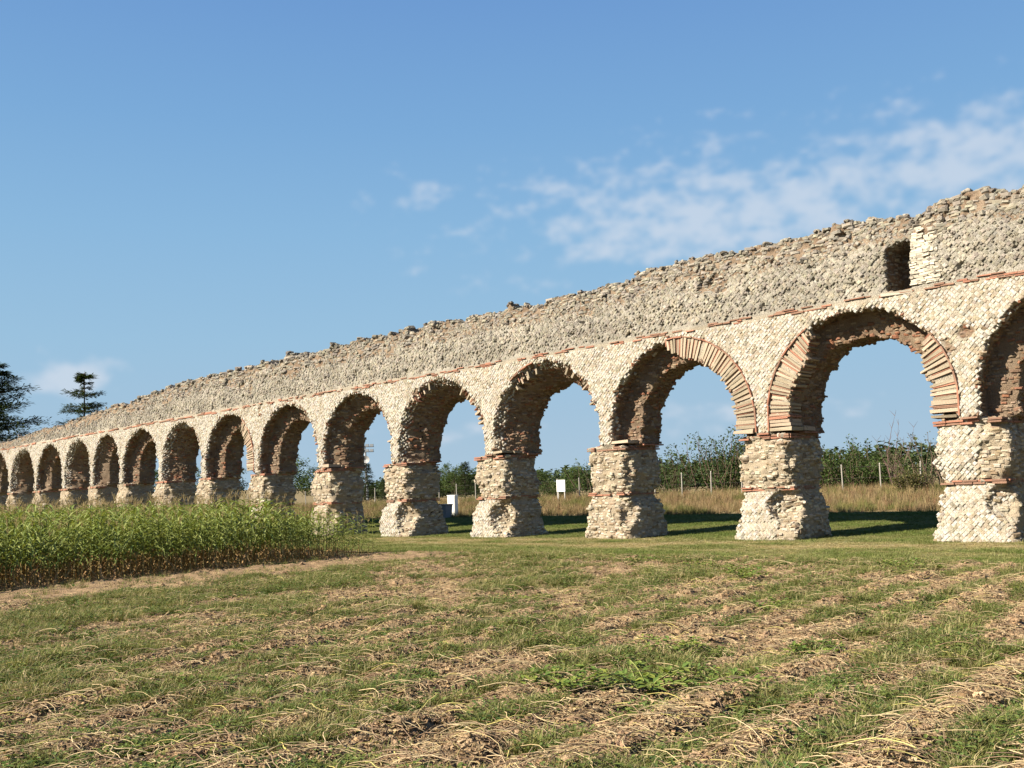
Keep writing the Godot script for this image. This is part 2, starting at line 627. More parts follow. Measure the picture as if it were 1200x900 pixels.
func stone_mesh(seed_: int, dome: float) -> ArrayMesh:
	# a small squared stone with broken edges: front face within +-0.5, its root 0.5 deep
	var r := RandomNumberGenerator.new()
	r.seed = seed_
	var s := Shape.new()
	var rim := []
	var inner := []
	for i in 4:
		var a := TAU * (i + 0.5) / 4.0
		var p := Vector3(signf(sin(a)), signf(cos(a)), 0.0) * 0.5
		rim.append(p + Vector3(r.randf_range(-0.07, 0.07), r.randf_range(-0.07, 0.07), r.randf_range(0.18, 0.3)))
		inner.append(p * r.randf_range(0.6, 0.78) + Vector3(r.randf_range(-0.05, 0.05), r.randf_range(-0.05, 0.05), r.randf_range(0.38, 0.5) + dome))
	var back := []
	for i in 4:
		back.append(Vector3(rim[i].x * 0.9, rim[i].y * 0.9, -0.5))
	s.quad(inner[0], inner[1], inner[2], inner[3])
	for i in 4:
		var j := (i + 1) % 4
		s.quad(rim[i], rim[j], inner[j], inner[i])
		s.quad(back[i], back[j], rim[j], rim[i])
	# turn faces outward
	for t in range(0, s.v.size(), 3):
		var mid := (s.v[t] + s.v[t + 1] + s.v[t + 2]) / 3.0
		if s.n[t].dot(mid + Vector3(0, 0, 0.2)) < 0.0:
			var x := s.v[t + 1]
			s.v[t + 1] = s.v[t + 2]
			s.v[t + 2] = x
			for e in 3: s.n[t + e] = -s.n[t + e]
	return s.mesh()

func facing_stones() -> void:
	# the net of small square stones set on their points
	var pitch := 0.068
	var out := {}
	var x := -99.0
	var col := 0
	while x < 3.5:
		var row := 0
		var h := 0.05 + (pitch if col % 2 else 0.0)
		while h < 9.4:
			var ex := x + rng.randf_range(-0.012, 0.012)
			var eh := h + rng.randf_range(-0.012, 0.012)
			if facing(ex, eh) > 0.5 and rng.randf() > (0.09 if eh > 6.9 else 0.03) and not (eh > 6.76 and eh < 6.93) and not (absf(eh - 1.545) < 0.08) and not (eh > 3.04 and eh < 3.26):
				var z := surface_z(ex, eh)
				if z < 0.4 and not c_ring:
					place_stone(out, ex, eh, z, pitch)
			h += pitch * 2.0
			row += 1
		x += pitch
		col += 1
	for key in out:
		spots[key] = out[key]

func place_stone(out: Dictionary, x: float, h: float, z: float, pitch: float) -> void:
	var coursed := h > 6.9 and h < 8.75 and x > -11.72 and x < -11.25    # the repaired jamb of the opening, in level courses
	if coursed:
		return
	var hard := n_mid.get_noise_2d(x * 0.7 + 12.0, h * 0.7)
	var key := key_at(x, h)
	if not out.has(key):
		out[key] = [[], []]
	var old := h > 6.9
	var side := pitch * 1.414 * (rng.randf_range(0.6, 1.2) if old else rng.randf_range(0.86, 1.02))
	var b := Basis(Vector3(0, 0, 1), PI / 4.0 + rng.randf_range(-0.12, 0.12) * (2.0 if old else 1.0))
	var t := 0.16 if old else 0.09
	b = b * Basis(Vector3(1, 0, 0), rng.randf_range(-t, t)) * Basis(Vector3(0, 1, 0), rng.randf_range(-t, t))
	var proud := rng.randf_range(-0.009, 0.012) * (2.2 if old else 1.0)
	if rng.randf() < (0.08 if old else 0.02): proud -= 0.03
	out[key][0].append(Transform3D(b.scaled_local(Vector3(side, side, 0.1)), Vector3(x, h + SLOPE * x, -z + proud - (0.021 if old else 0.027))))
	var c := Color(0.495, 0.455, 0.39)
	var u := rng.randf()
	if old:
		c = Color(0.36, 0.32, 0.255) if u < 0.5 else (Color(0.255, 0.225, 0.18) if u < 0.82 else Color(0.43, 0.385, 0.31))
		c = c.lerp(Color(0.21, 0.188, 0.155), clampf(0.3 + 0.9 * n_patch.get_noise_2d(x * 0.8, h * 0.8), 0.0, 0.7))
	elif u < 0.22:
		c = Color(0.37, 0.31, 0.23)
	elif u < 0.3:
		c = Color(0.30, 0.265, 0.215)
	if hard > 0.35 and not old:
		c = c.lerp(Color(0.37, 0.315, 0.235), 0.5)
	out[key][1].append(vary(c, 0.14))

func block(p: Array, col := Color.WHITE) -> ArrayMesh:
	var s := Shape.new()
	s.hexa(p, col)
	return s.mesh()

func wedge_block(cx: float, hc: float, a0: float, a1: float, r0: float, r1: float, z0: float, z1: float) -> ArrayMesh:
	var f := func(a: float, r: float, z: float) -> Vector3:
		var x := cx + cos(a) * r
		return Vector3(x, hc + sin(a) * r + SLOPE * x, -z)
	return block([f.call(a1, r1, z0), f.call(a0, r1, z0), f.call(a0, r0, z0), f.call(a1, r0, z0), f.call(a1, r1, z1), f.call(a0, r1, z1), f.call(a0, r0, z1), f.call(a1, r0, z1)].map(func(q): return q + Vector3(rng.randf_range(-1, 1), rng.randf_range(-1, 1), rng.randf_range(-1, 1)) * 0.013))

func brick_run(parent: Node, from: Vector3, along: Vector3, out: Vector3, length: float, thick: float, depth: float, chance: float) -> void:
	# a course of flat tiles lying end to end; at local height (before the site's slope is added)
	var t := 0.0
	while t < length - 0.1:
		var l := minf(rng.randf_range(0.26, 0.46), length - t)
		if rng.randf() < chance:
			var a := from + along * (t + 0.006)
			var b := from + along * (t + l - 0.006)
			var mid := (a + b) * 0.5
			# lay it against the worn face as it is there
			var move := 9.0
			if absf(out.z) > 0.5:
				var zf := surface_z(mid.x, mid.y)
				if zf < 0.4: move = -zf - mid.z + (0.045 if mid.y > 2.0 else 0.025)
			else:
				prepare(mid.x - out.x * 0.1, mid.y)
				move = (bays[c_bay].cx - out.x * c_rin - mid.x) * out.x + (0.045 if mid.y > 2.0 else 0.02)
				if absf(move) < 0.3:
					prepare(mid.x + out.x * (move - 0.12), mid.y)
					if solid(-mid.z) > 0.03: move = 9.0
			if absf(move) < 0.3:
				var o := out * (move + rng.randf_range(-0.01, 0.03))
				var i := -out * (depth + 0.05)
				var k0 := rng.randf_range(-0.006, 0.006)
				var k1 := rng.randf_range(-0.006, 0.006)
				var u := Vector3.UP * thick
				var p := [a + o + u * (1.0 + k0), b + o + u * (1.0 + k1), b + o + Vector3.UP * k1, a + o + Vector3.UP * k0]
				var q := []
				for e in p: q.append(e + i)
				for e in 4:
					p[e].y += SLOPE * p[e].x
					q[e].y += SLOPE * q[e].x
				part("brick", block(p + q), M["brick%d" % rng.randi_range(0, 3)], parent)
		t += l

func build_aqueduct() -> void:
	for b in range(1, LAST):
		var a: float = -PIERS[b]
		var e: float = -PIERS[b + 1]
		var half := (a - e) * 0.5
		var rout := half - 0.27
		bays[b] = {"cx": (a + e) * 0.5, "half": half, "rout": rout, "rin": rout - 0.72, "hc": 6.58 - rout, "impost": 3.2, "z0": RING, "z1": RING + 0.1, "rings": [], "crown": 0.0}
	bays[3].rings = [[0, 38, 0.9], [120, 180, 1.0]]          # between the two nearest piers
	bays[4].rings = [[0, 97, 1.0]]
	bays[5].rings = [[12, 66, 0.5], [100, 128, 0.7]]
	bays[6].rings = [[8, 60, 0.45], [104, 132, 0.5]]
	bays[7].rings = [[0, 40, 0.4]]
	bays[8].rings = [[0, 30, 0.4]]
	bays[9].rings = [[0, 58, 1.0]]
	bays[2].rings = [[0, 90, 1.0]]
	for b in [5, 6, 10, 13, 15]:                             # ragged: the core shelves back instead of stepping
		bays[b].z0 = 0.1
		bays[b].z1 = 1.1
	for b in [7, 12]:
		bays[b].z0 = 0.35
		bays[b].z1 = 0.85
	var corner := func(k: int, dx: float, h: float, z: float, rx: float, rh: float, rz: float) -> void:
		if not bites.has(k): bites[k] = []
		bites[k].append([Vector3(-PIERS[k] + dx, h, z), Vector3(rx, rh, rz)])
	corner.call(3, 0.95, 1.1, -0.1, 0.68, 0.6, 0.5)
	corner.call(3, 0.95, 2.4, -0.1, 0.75, 0.8, 0.28)
	corner.call(4, 0.78, 1.05, -0.15, 0.78, 0.55, 0.72)
	corner.call(4, 1.0, 2.35, -0.1, 0.35, 0.8, 0.35)
	corner.call(5, 1.0, 0.95, -0.1, 0.5, 0.55, 0.5)
	corner.call(5, 1.05, 2.3, 0.0, 0.35, 0.8, 0.4)
	corner.call(6, 0.72, 0.85, -0.2, 0.72, 0.66, 0.7)
	corner.call(6, 1.05, 2.3, 0.0, 0.35, 0.7, 0.4)
	corner.call(7, 0.85, 0.95, -0.1, 0.75, 0.75, 0.6)
	corner.call(7, 1.05, 2.3, 0.0, 0.4, 0.8, 0.45)
	for k in range(8, LAST):
		corner.call(k, 0.95, rng.randf_range(0.6, 1.2), -0.1, rng.randf_range(0.3, 0.6), 0.6, 0.45)
		corner.call(k, 1.0, 2.3, 0.0, rng.randf_range(0.2, 0.45), 0.8, 0.4)

	# the solid, meshed in three finenesses
	for z in [[-34.2, 3.6, 0.09, false], [-63.6, -34.2, 0.12, true], [-97.2, -63.6, 0.18, true]]:
		var x: float = z[0]
		while x < z[1] - 0.01:
			var e: float = minf(x + 7.2, z[1])
			mesh_stretch(x, e, z[2], z[3])
			x = e
	print("solid meshed ", Time.get_ticks_msec())
	facing_stones()
	print("facing set ", Time.get_ticks_msec())
	var root := thing("aqueduct", "long ruined Roman aqueduct of stone arches with red brick bands", "aqueduct", Vector3.ZERO)
	var stones := [stone_mesh(3, 0.0), stone_mesh(8, 0.04)]
	var nodes := {}
	for key in parts_of:
		var o: Dictionary = parts_of[key]
		var arrays := []
		arrays.resize(Mesh.ARRAY_MAX)
		arrays[Mesh.ARRAY_VERTEX] = PackedVector3Array(o.v)
		arrays[Mesh.ARRAY_NORMAL] = PackedVector3Array(o.n)
		arrays[Mesh.ARRAY_COLOR] = PackedColorArray(o.c)
		arrays[Mesh.ARRAY_INDEX] = PackedInt32Array(o.i)
		var m := ArrayMesh.new()
		m.add_surface_from_arrays(Mesh.PRIMITIVE_TRIANGLES, arrays)
		var called := "pier" if key < 100 else "arch" if key < 200 else "channel_wall"
		var node := part(called, m, M.core, root)
		nodes[key] = node
		if spots.has(key):
			many("facing_stone", stones[0], M.stone, spots[key][0], spots[key][1], node)
		if rubble.has(key):
			many("rubble_stone", stones[1], M.stone, rubble[key][0], rubble[key][1], node)
	nodes[200].set_meta("label", "weathered grey upper wall that carried the water channel")

	# rings of wedge stones and tiles on the arches that keep them
	for b in bays:
		var d: Dictionary = bays[b]
		if not nodes.has(100 + b) or b > 9: continue
		var node: Node = nodes[100 + b]
		for ring in d.rings:
			var a0 := deg_to_rad(ring[0])
			var a1 := deg_to_rad(ring[1])
			# below the turning point the sides run straight down to the impost
			var pieces := []
			var a := a0
			while a < a1:
				var w: float = rng.randf_range(0.06, 0.1) / d.rout
				pieces.append([a, a + w, "voussoir"])
				a += w + 0.016 / d.rout
				w = rng.randf_range(0.03, 0.045) / d.rout
				pieces.append([a, a + w, "brick"])
				a += w + 0.012 / d.rout
			for e in pieces:
				if rng.randf() > ring[2]: continue
				var stone: bool = e[2] == "voussoir"
				var r0: float = (lerpf(d.rout - 0.22, d.rin + rng.randf_range(-0.05, 0.12), pow(ring_worn(ring, rad_to_deg(e[0])), 0.7)) if ring[2] > 0.8 else d.rout - rng.randf_range(0.12, 0.42)) + (0.0 if stone else 0.05)
				var z0 := 0.0 + rng.randf_range(-0.015, 0.045) + (0.0 if stone else 0.035) + (0.2 * rng.randf() if ring[2] < 0.8 else 0.0)
				part(e[2], wedge_block(d.cx, d.hc, e[0], e[1], r0, d.rout + 0.02, z0, RING + 0.06), M["voussoir%d" % rng.randi_range(0, 3)] if stone else M["brick%d" % rng.randi_range(0, 3)], node)
			a = a0
			while a < a1 and ring[2] > 0.5:
				var w: float = rng.randf_range(0.3, 0.42) / d.rout
				part("brick", wedge_block(d.cx, d.hc, a, minf(a + w, a1), d.rout + 0.025, d.rout + 0.07, -0.035, 0.3), M["brick%d" % rng.randi_range(0, 3)], node)
				a += w + 0.008
			# the straight part of the side
			for side in [[0.0, 1.0], [180.0, -1.0]]:
				if ring[2] < 0.8 or absf(ring[0 if side[1] > 0.0 else 1] - side[0]) > 12.0: continue
				var h: float = 3.42
				while h < d.hc - 0.04:
					var t := rng.randf_range(0.09, 0.14) if int(h * 40.0) % 2 == 0 or h < 3.5 else 0.045
					t = minf(t, d.hc - h)
					if rng.randf() < ring[2]:
						var x0: float = d.cx + side[1] * (d.rin + rng.randf_range(-0.02, 0.09))
						var x1: float = d.cx + side[1] * (d.rout + 0.02)
						upright(node, "voussoir" if t > 0.06 else "brick", minf(x0, x1), maxf(x0, x1), h, h + t - 0.012, -0.015 + rng.randf_range(-0.015, 0.03), RING + 0.06)
					h += t
				upright(node, "voussoir", d.cx + side[1] * (d.rout + 0.045) - 0.022, d.cx + side[1] * (d.rout + 0.045) + 0.022, 3.3, d.hc, -0.03, 0.3, "brick")
	# bands of tiles on the piers, and the slabs from which the arches spring
	for k in range(FIRST, LAST):
		if not nodes.has(k): continue
		var node: Node = nodes[k]
		var x: float = -PIERS[k]
		var fine := k < 9
		for band in ([[1.5, 0.95, 0.05], [1.565, 0.8, 0.045], [3.06, 0.85, 0.05], [3.13, 0.95, 0.055], [3.2, 0.8, 0.045]] if fine else [[1.52, 0.8, 0.08], [3.1, 0.8, 0.1]]):
			var w := 0.87 if band[0] < 2.0 else 0.93
			var o := 0.015 if band[0] < 2.0 else 0.05
			brick_run(node, Vector3(x - w, band[0], o), Vector3.RIGHT, Vector3(0, 0, 1), w * 2.0, band[2], 0.3, band[1])
			brick_run(node, Vector3(x + w, band[0] + 0.002, 0.0), Vector3(0, 0, -1), Vector3(1, 0, 0), THICK, band[2], 0.3, band[1])
			brick_run(node, Vector3(x - w, band[0] + 0.002, -THICK), Vector3(0, 0, 1), Vector3(-1, 0, 0), THICK, band[2], 0.3, band[1])
		if fine:
			for side in [-1.0, 1.0]:
				var b := k - 1 if side > 0.0 else k
				var bare: bool = b == 5 or b == 6 or b > 6
				if bare and (side < 0.0 or rng.randf() < 0.4): continue
				var xa: float = x + side * 0.3
				var xb: float = x + side * (1.02 + rng.randf_range(-0.06, 0.05))
				var za := -0.02 + rng.randf_range(-0.04, 0.04)
				while za < THICK - 0.2:
					var zb := minf(za + rng.randf_range(0.35, 0.75), THICK - 0.05)
					xb = x + side * ((0.84 if bare else 1.0) + rng.randf_range(-0.14, 0.06))
					if rng.randf() < 0.85: upright(node, "impost_slab", minf(xa, xb), maxf(xa, xb), 3.268 + rng.randf_range(0, 0.012), 3.27 + rng.randf_range(0.08, 0.14), za, zb - 0.02, "voussoir", 0.022)
					za = zb
	# the string course of tiles that runs above the arches
	var wall: Node = nodes[200]
	for course in [[6.79, 0.55, 0.045], [6.85, 0.4, 0.04], [6.73, 0.2, 0.04]]:
		var s := 1.0
		while s < 92.0:
			var l := rng.randf_range(0.16, 0.45)
			var far := s > 50.0
			if far: l *= 2.4
			if rng.randf() < course[1] * (1.0 + 0.6 * n_mid.get_noise_1d(s * 1.3)):
				var z := surface_z(-s - l * 0.5, course[0])
				if z < 0.4:
					var proud := rng.randf_range(0.0, 0.04)
					upright(wall, "brick", -s - l + 0.01, -s - 0.01, course[0] + 0.035 * n_mid.get_noise_1d(s * 0.9), course[0] + 0.035 * n_mid.get_noise_1d(s * 0.9) + course[2] * (1.5 if far else rng.randf_range(0.7, 1.2)), z - 0.02 - proud, z + 0.25, "brick")
			s += l
	# level courses of pale squared stone beside the opening
	var h := 6.95
	while h < 8.7:
		var t := rng.randf_range(0.045, 0.08)
		var x := -11.76 + rng.randf_range(-0.03, 0.02)
		var stop := -11.05 - 0.2 * (h - 6.9) + rng.randf_range(-0.2, 0.2)
		while x < stop:
			var l := rng.randf_range(0.1, 0.26)
			var z := surface_z(x + l * 0.5 + 0.08, h + t * 0.5)
			if z < 0.4:
				upright(wall, "course_stone", x + 0.006, x + l - 0.006, h + 0.006, h + t - 0.004, z - 0.03 + rng.randf_range(-0.02, 0.02), z + 0.3, "pale", 0.012)
			x += l
		h += t
	upright(wall, "sill_stone", -12.62, -11.75, 6.76, 6.89, -0.02, 0.5, "pale", 0.03)

func upright(parent: Node, called: String, x0: float, x1: float, h0: float, h1: float, z0: float, z1: float, kind := "", rough := 0.008) -> void:
	var j := func() -> float: return rng.randf_range(-rough, rough)
	var p := []
	for z in [z0, z1]:
		for c in [[x0, h1], [x1, h1], [x1, h0], [x0, h0]]:
			p.append(Vector3(c[0] + j.call(), c[1] + j.call() + SLOPE * c[0], -z + j.call()))
	if kind == "": kind = "voussoir" if called == "voussoir" else "brick"
	part(called, block(p), M["%s%d" % [kind, rng.randi_range(0, 3)]], parent)

# ---------------------------------------------------------------- plants

func leaf(s: Shape, at: Vector3, dir: Vector3, side: Vector3, length: float, width: float, col: Color) -> void:
	# a small leaf folded along its middle
	var up := side.cross(dir).normalized()
	var m := at + dir * length * 0.5
	var tip := at + dir * length
	s.tri(at, m + side * width * 0.5 + up * width * 0.18, tip, col)
	s.tri(at, tip, m - side * width * 0.5 + up * width * 0.18, col)

func ribbon(s: Shape, pts: Array, width: float, side: Vector3, col: Color, tip := 0.0) -> void:
	for i in pts.size() - 1:
		var w0: float = lerpf(width, tip, float(i) / (pts.size() - 1))
		var w1: float = lerpf(width, tip, float(i + 1) / (pts.size() - 1))
		s.quad(pts[i] - side * w0 * 0.5, pts[i + 1] - side * w1 * 0.5, pts[i + 1] + side * w1 * 0.5, pts[i] + side * w0 * 0.5, col)

func tuft_mesh(seed_: int, blades: int, height: float, spread: float, width: float, bend: float) -> ArrayMesh:
	var r := RandomNumberGenerator.new()
	r.seed = seed_
	var s := Shape.new()
	for i in blades:
		var a := r.randf() * TAU
		var out := Vector3(cos(a), 0, sin(a))
		var h := height * r.randf_range(0.5, 1.0)
		var p := out * spread * r.randf() - Vector3(0, 0.02, 0)
		var lean := bend * r.randf_range(0.2, 1.0) * h
		var k := r.randf_range(0.75, 1.2)
		ribbon(s, [p, p + out * lean * 0.35 + Vector3(0, h * 0.6, 0), p + out * lean + Vector3(0, h * (1.0 - 0.25 * bend), 0)], width * r.randf_range(0.7, 1.2), Vector3(-out.z, 0, out.x), Color(k, k, k * 0.9))
	return s.mesh()

func weed_mesh(seed_: int, leaves: int, radius: float, height: float, leaf_size: float) -> ArrayMesh:
	var r := RandomNumberGenerator.new()
	r.seed = seed_
	var s := Shape.new()
	for i in leaves:
		var a := r.randf() * TAU
		var d := sqrt(r.randf()) * radius
		var at := Vector3(cos(a) * d, height * r.randf_range(0.15, 1.0) * (1.0 - 0.5 * d / radius), sin(a) * d)
		var dir := Vector3(cos(a) + r.randf_range(-0.7, 0.7), r.randf_range(-0.35, 0.7), sin(a) + r.randf_range(-0.7, 0.7)).normalized()
		var side := dir.cross(Vector3.UP).normalized()
		var k := r.randf_range(0.7, 1.3)
		leaf(s, at, dir, side, leaf_size * r.randf_range(0.7, 1.4), leaf_size * 0.55 * r.randf_range(0.7, 1.2), Color(k, k, k * r.randf_range(0.7, 1.1)))
		if i % 5 == 0:
			s.tube(Vector3(at.x * 0.2, -0.03, at.z * 0.2), at, 0.004, 0.003, 3, Color(0.9, 0.9, 0.6))
	return s.mesh()

func straw_mesh(seed_: int, length: float, width: float, arch: float) -> ArrayMesh:
	var r := RandomNumberGenerator.new()
	r.seed = seed_
	var s := Shape.new()
	var p := Vector3(-length * 0.5, 0, 0)
	var heading := r.randf_range(-0.3, 0.3)
	var n := 6
	for i in n:
		heading += r.randf_range(-0.5, 0.5)
		var y := arch * sin(PI * (i + 1.0) / n) * length
		var q := p + Vector3(cos(heading), 0, sin(heading)) * length / n
		q.y = y
		s.tube(p, q, width * 0.5, width * 0.45, 3)
		p = q
	return s.mesh()

func crumple_mesh(seed_: int) -> ArrayMesh:
	# a shrivelled leaf
	var r := RandomNumberGenerator.new()
	r.seed = seed_
	var s := Shape.new()
	for k in 3:
		var o := Vector3(r.randf_range(-0.5, 0.5), r.randf_range(0.0, 0.5), r.randf_range(-0.5, 0.5))
		var p := []
		for i in 5:
			p.append(o + Vector3(cos(TAU * i / 5.0) * r.randf_range(0.25, 0.6), r.randf_range(-0.25, 0.35), sin(TAU * i / 5.0) * r.randf_range(0.25, 0.6)))
		for i in 5:
			s.tri(o + Vector3(0, 0.2, 0), p[i], p[(i + 1) % 5], Color.WHITE * r.randf_range(0.75, 1.15))
	return s.mesh()

func clod_mesh(seed_: int) -> ArrayMesh:
	var r := RandomNumberGenerator.new()
	r.seed = seed_
	var n := FastNoiseLite.new()
	n.seed = seed_
	n.frequency = 0.9
	var s := Shape.new()
	var at := func(i: int, j: int) -> Vector3:
		var a := TAU * (i % 8) / 8.0
		var b := PI * j / 5.0
		var d := Vector3(cos(a) * sin(b), cos(b), sin(a) * sin(b))
		return d * (0.5 + 0.3 * n.get_noise_3d(d.x * 1.5, d.y * 1.5, d.z * 1.5)) * Vector3(1, 0.75, 0.9)
	for i in 8:
		for j in 5:
			s.quad(at.call(i, j), at.call(i + 1, j), at.call(i + 1, j + 1), at.call(i, j + 1))
	return s.mesh()

func flat_turn() -> Basis:
	return Basis(Vector3.UP, rng.randf() * TAU)

func in_sight(x: float, z: float, margin := 2.0) -> bool:
	# roughly the wedge of ground that the camera and a step to its side can see
	var d := Vector2(x, z - 26.6)
	var ahead := d.dot(Vector2(-0.72, -0.694))
	var aside := d.dot(Vector2(0.694, -0.72))
	return ahead > 3.5 and absf(aside) < ahead * 0.53 + margin

func build_field_cover() -> void:
	var tufts := [tuft_mesh(1, 14, 0.16, 0.07, 0.006, 0.6), tuft_mesh(2, 16, 0.22, 0.09, 0.006, 0.9), tuft_mesh(3, 12, 0.12, 0.1, 0.007, 0.8)]
	var weeds := [weed_mesh(5, 22, 0.13, 0.11, 0.045), weed_mesh(6, 30, 0.17, 0.15, 0.05), weed_mesh(7, 20, 0.15, 0.06, 0.06)]
	var straws := [straw_mesh(11, 0.26, 0.005, 0.06), straw_mesh(12, 0.4, 0.006, 0.12), straw_mesh(13, 0.18, 0.005, 0.03)]
	var where := {}
	var put := func(kind: String, k: int, t: Transform3D, c: Color) -> void:
		var key := "%s %d" % [kind, k]
		if not where.has(key): where[key] = [[], []]
		where[key][0].append(t)
		where[key][1].append(c)
	for i in 480000:
		# thicker towards the camera, where single blades show
		var away := 4.5 * pow(6.6, pow(rng.randf(), 0.8))
		var turn := deg_to_rad(46.06) + rng.randf_range(-0.56, 0.56)
		var x := -sin(turn) * away
		var z := 26.6 - cos(turn) * away
		if z < 7.0: continue
		if x < edge_x(z) + 0.1: continue
		if x < edge_x(z) + 3.8 + 0.7 * n_mid.get_noise_2d(z, 3.0) and rng.randf() > 0.06: continue
		if not in_sight(x, z): continue
		var g := greenness(x, z)
		var y := soil_y(x, z)
		var t := row_t(x, z)
		var on_ridge := 0.5 + 0.5 * cos(TAU * t)
		var u := rng.randf()
		if u < 0.36:
			if rng.randf() > smoothstep(0.18, 0.62, g): continue
			var k := rng.randi_range(0, 2)
			var size := rng.randf_range(0.55, 1.15) * (0.7 + 0.5 * g)
			var c := Color(0.135, 0.15, 0.043).lerp(Color(0.28, 0.24, 0.10), rng.randf() * rng.randf())
			if rng.randf() < 0.3: c = Color(0.36, 0.30, 0.16)
			put.call("tuft", k, Transform3D(flat_turn().scaled(Vector3(size * 1.25, size, size * 1.25)), Vector3(x, y, z)), vary(c, 0.25))
		elif u < 0.52:
			if rng.randf() > smoothstep(0.15, 0.7, g + 0.35 * n_patch.get_noise_2d(x * 1.7 - 50.0, z * 1.7)): continue
			var size := rng.randf_range(0.5, 1.1)
			var c := Color(0.065, 0.11, 0.03).lerp(Color(0.16, 0.185, 0.05), rng.randf())
			put.call("weed", rng.randi_range(0, 2), Transform3D(flat_turn().scaled(Vector3.ONE * size), Vector3(x, y, z)), vary(c, 0.25))
		elif u < 0.63:
			if rng.randf() > 0.35 + 0.55 * on_ridge: continue
			var b := flat_turn() * Basis(Vector3.RIGHT, rng.randf_range(-0.25, 0.25)) * Basis(Vector3.FORWARD, rng.randf_range(-0.3, 0.3))
			var size := rng.randf_range(0.5, 1.25)
			var v := rng.randf()
			var c := Color(0.46, 0.355, 0.205) if v < 0.55 else (Color(0.24, 0.16, 0.10) if v < 0.93 else Color(0.46, 0.40, 0.14))
			put.call("straw", rng.randi_range(0, 2), Transform3D(b.scaled(Vector3(size, size, size)), Vector3(x, y + rng.randf_range(0.0, 0.035), z)), vary(c, 0.25))
		elif u < 0.87:
			if rng.randf() > 0.25 + 0.75 * on_ridge * ridge_strength(x, z) + 0.2: continue
			var size := rng.randf_range(0.014, 0.042)
			var c := Color(0.21, 0.135, 0.075).lerp(Color(0.41, 0.295, 0.17), rng.randf())
			put.call("crumple", rng.randi_range(0, 1), Transform3D((flat_turn() * Basis(Vector3.RIGHT, rng.randf_range(-0.8, 0.8))).scaled(Vector3.ONE * size), Vector3(x, y + 0.006, z)), vary(c, 0.3))
		else:
			if rng.randf() > 0.9 - 0.6 * g: continue
			var size := rng.randf_range(0.02, 0.06) if rng.randf() < 0.93 else rng.randf_range(0.06, 0.11)
			put.call("clod", rng.randi_range(0, 1), Transform3D((flat_turn() * Basis(Vector3.RIGHT, rng.randf_range(-1, 1))).scaled(Vector3.ONE * size), Vector3(x, y, z)), vary(soil_tint(x + rng.randf(), z), 0.2))
	var labels := {
		"tuft": ["field_grass", "green grass tufts sprouting between the potato rows", "grass", M.grass, tufts],
		"weed": ["field_weeds", "low leafy weeds spread over the potato field", "weeds", M.leaf, weeds],
		"straw": ["dry_stalks", "bleached and yellowed dead potato stalks strewn on the ridges", "stalks", M.straw, straws],
		"crumple": ["withered_haulm", "shrivelled brown potato leaves littering the ridges", "litter", M.straw, [crumple_mesh(21), crumple_mesh(22)]],
		"clod": ["soil_clods", "loose brown clods of earth lying on the field", "clods", M.soil_loose, [clod_mesh(31), clod_mesh(32)]],
	}
	for kind in labels:
		var l: Array = labels[kind]
		var root := Node3D.new()
		root.name = l[0]
		add_child(root)
		meta(root, l[1], l[2], "", "stuff")
		for k in l[4].size():
			var key := "%s %d" % [kind, k]
			if where.has(key):
				many(l[0] + "_patch", l[4][k], l[3], where[key][0], where[key][1], root)
	# larger things one can count: leafy potato plants that are still alive, and single long stalks
	var at := func(x: float, z: float) -> Vector3: return Vector3(x, soil_y(x, z) - 0.01, z)
	var spots_ := [[-5.2, 20.2, 1.3], [-5.75, 20.55, 1.1], [-4.7, 19.7, 1.0], [-6.1, 18.6, 1.0], [-5.0, 17.9, 0.9], [-8.6, 16.4, 0.9], [-7.2, 15.2, 1.0], [-9.6, 12.0, 1.1], [-10.6, 10.6, 1.2], [-12.1, 9.9, 1.1], [-14.0, 9.3, 1.1], [-9.3, 20.7, 0.8], [-10.8, 15.9, 0.8], [-8.4, 22.4, 0.9], [-16.5, 9.4, 1.0], [-8.2, 9.2, 1.2]]
	var m := [potato_mesh(41), potato_mesh(42), potato_mesh(43)]
	for i in spots_.size():
		var s: Array = spots_[i]
		var o := thing("potato_plant", "leafy green potato plant still growing among withered rows", "plant", at.call(s[0], s[1]), "potato plants still alive in the field")
		o.rotation.y = rng.randf() * TAU
		o.scale = Vector3.ONE * s[2]
		part("stem", m[i % 3][0], M.stem, o)
		part("foliage", m[i % 3][1], M.leaf, o)

func potato_mesh(seed_: int) -> Array:
	var r := RandomNumberGenerator.new()
	r.seed = seed_
	var st := Shape.new()
	var lf := Shape.new()
	for i in 9:
		var a := TAU * i / 9.0 + r.randf_range(-0.3, 0.3)
		var p := Vector3(r.randf_range(-0.03, 0.03), -0.04, r.randf_range(-0.03, 0.03))
		var dir := Vector3(cos(a) * 0.8, r.randf_range(0.7, 1.3), sin(a) * 0.8).normalized()
		for k in 5:
			var q := p + dir * 0.075
			st.tube(p, q, 0.0045, 0.004, 4, Color(0.18, 0.19, 0.06))
			for e in 5:
				var b := r.randf() * TAU
				var d := Vector3(cos(b), r.randf_range(-0.3, 0.5), sin(b)).normalized()
				var c := Color(0.10, 0.155, 0.035).lerp(Color(0.27, 0.28, 0.06), r.randf() * r.randf())
				leaf(lf, p.lerp(q, r.randf()) + d * 0.02, d, d.cross(Vector3.UP).normalized(), r.randf_range(0.05, 0.085), r.randf_range(0.03, 0.05), c)
			dir = (dir + Vector3(cos(a) * 0.2, -0.12, sin(a) * 0.2)).normalized()
			p = q
	return [st.mesh(), lf.mesh()]

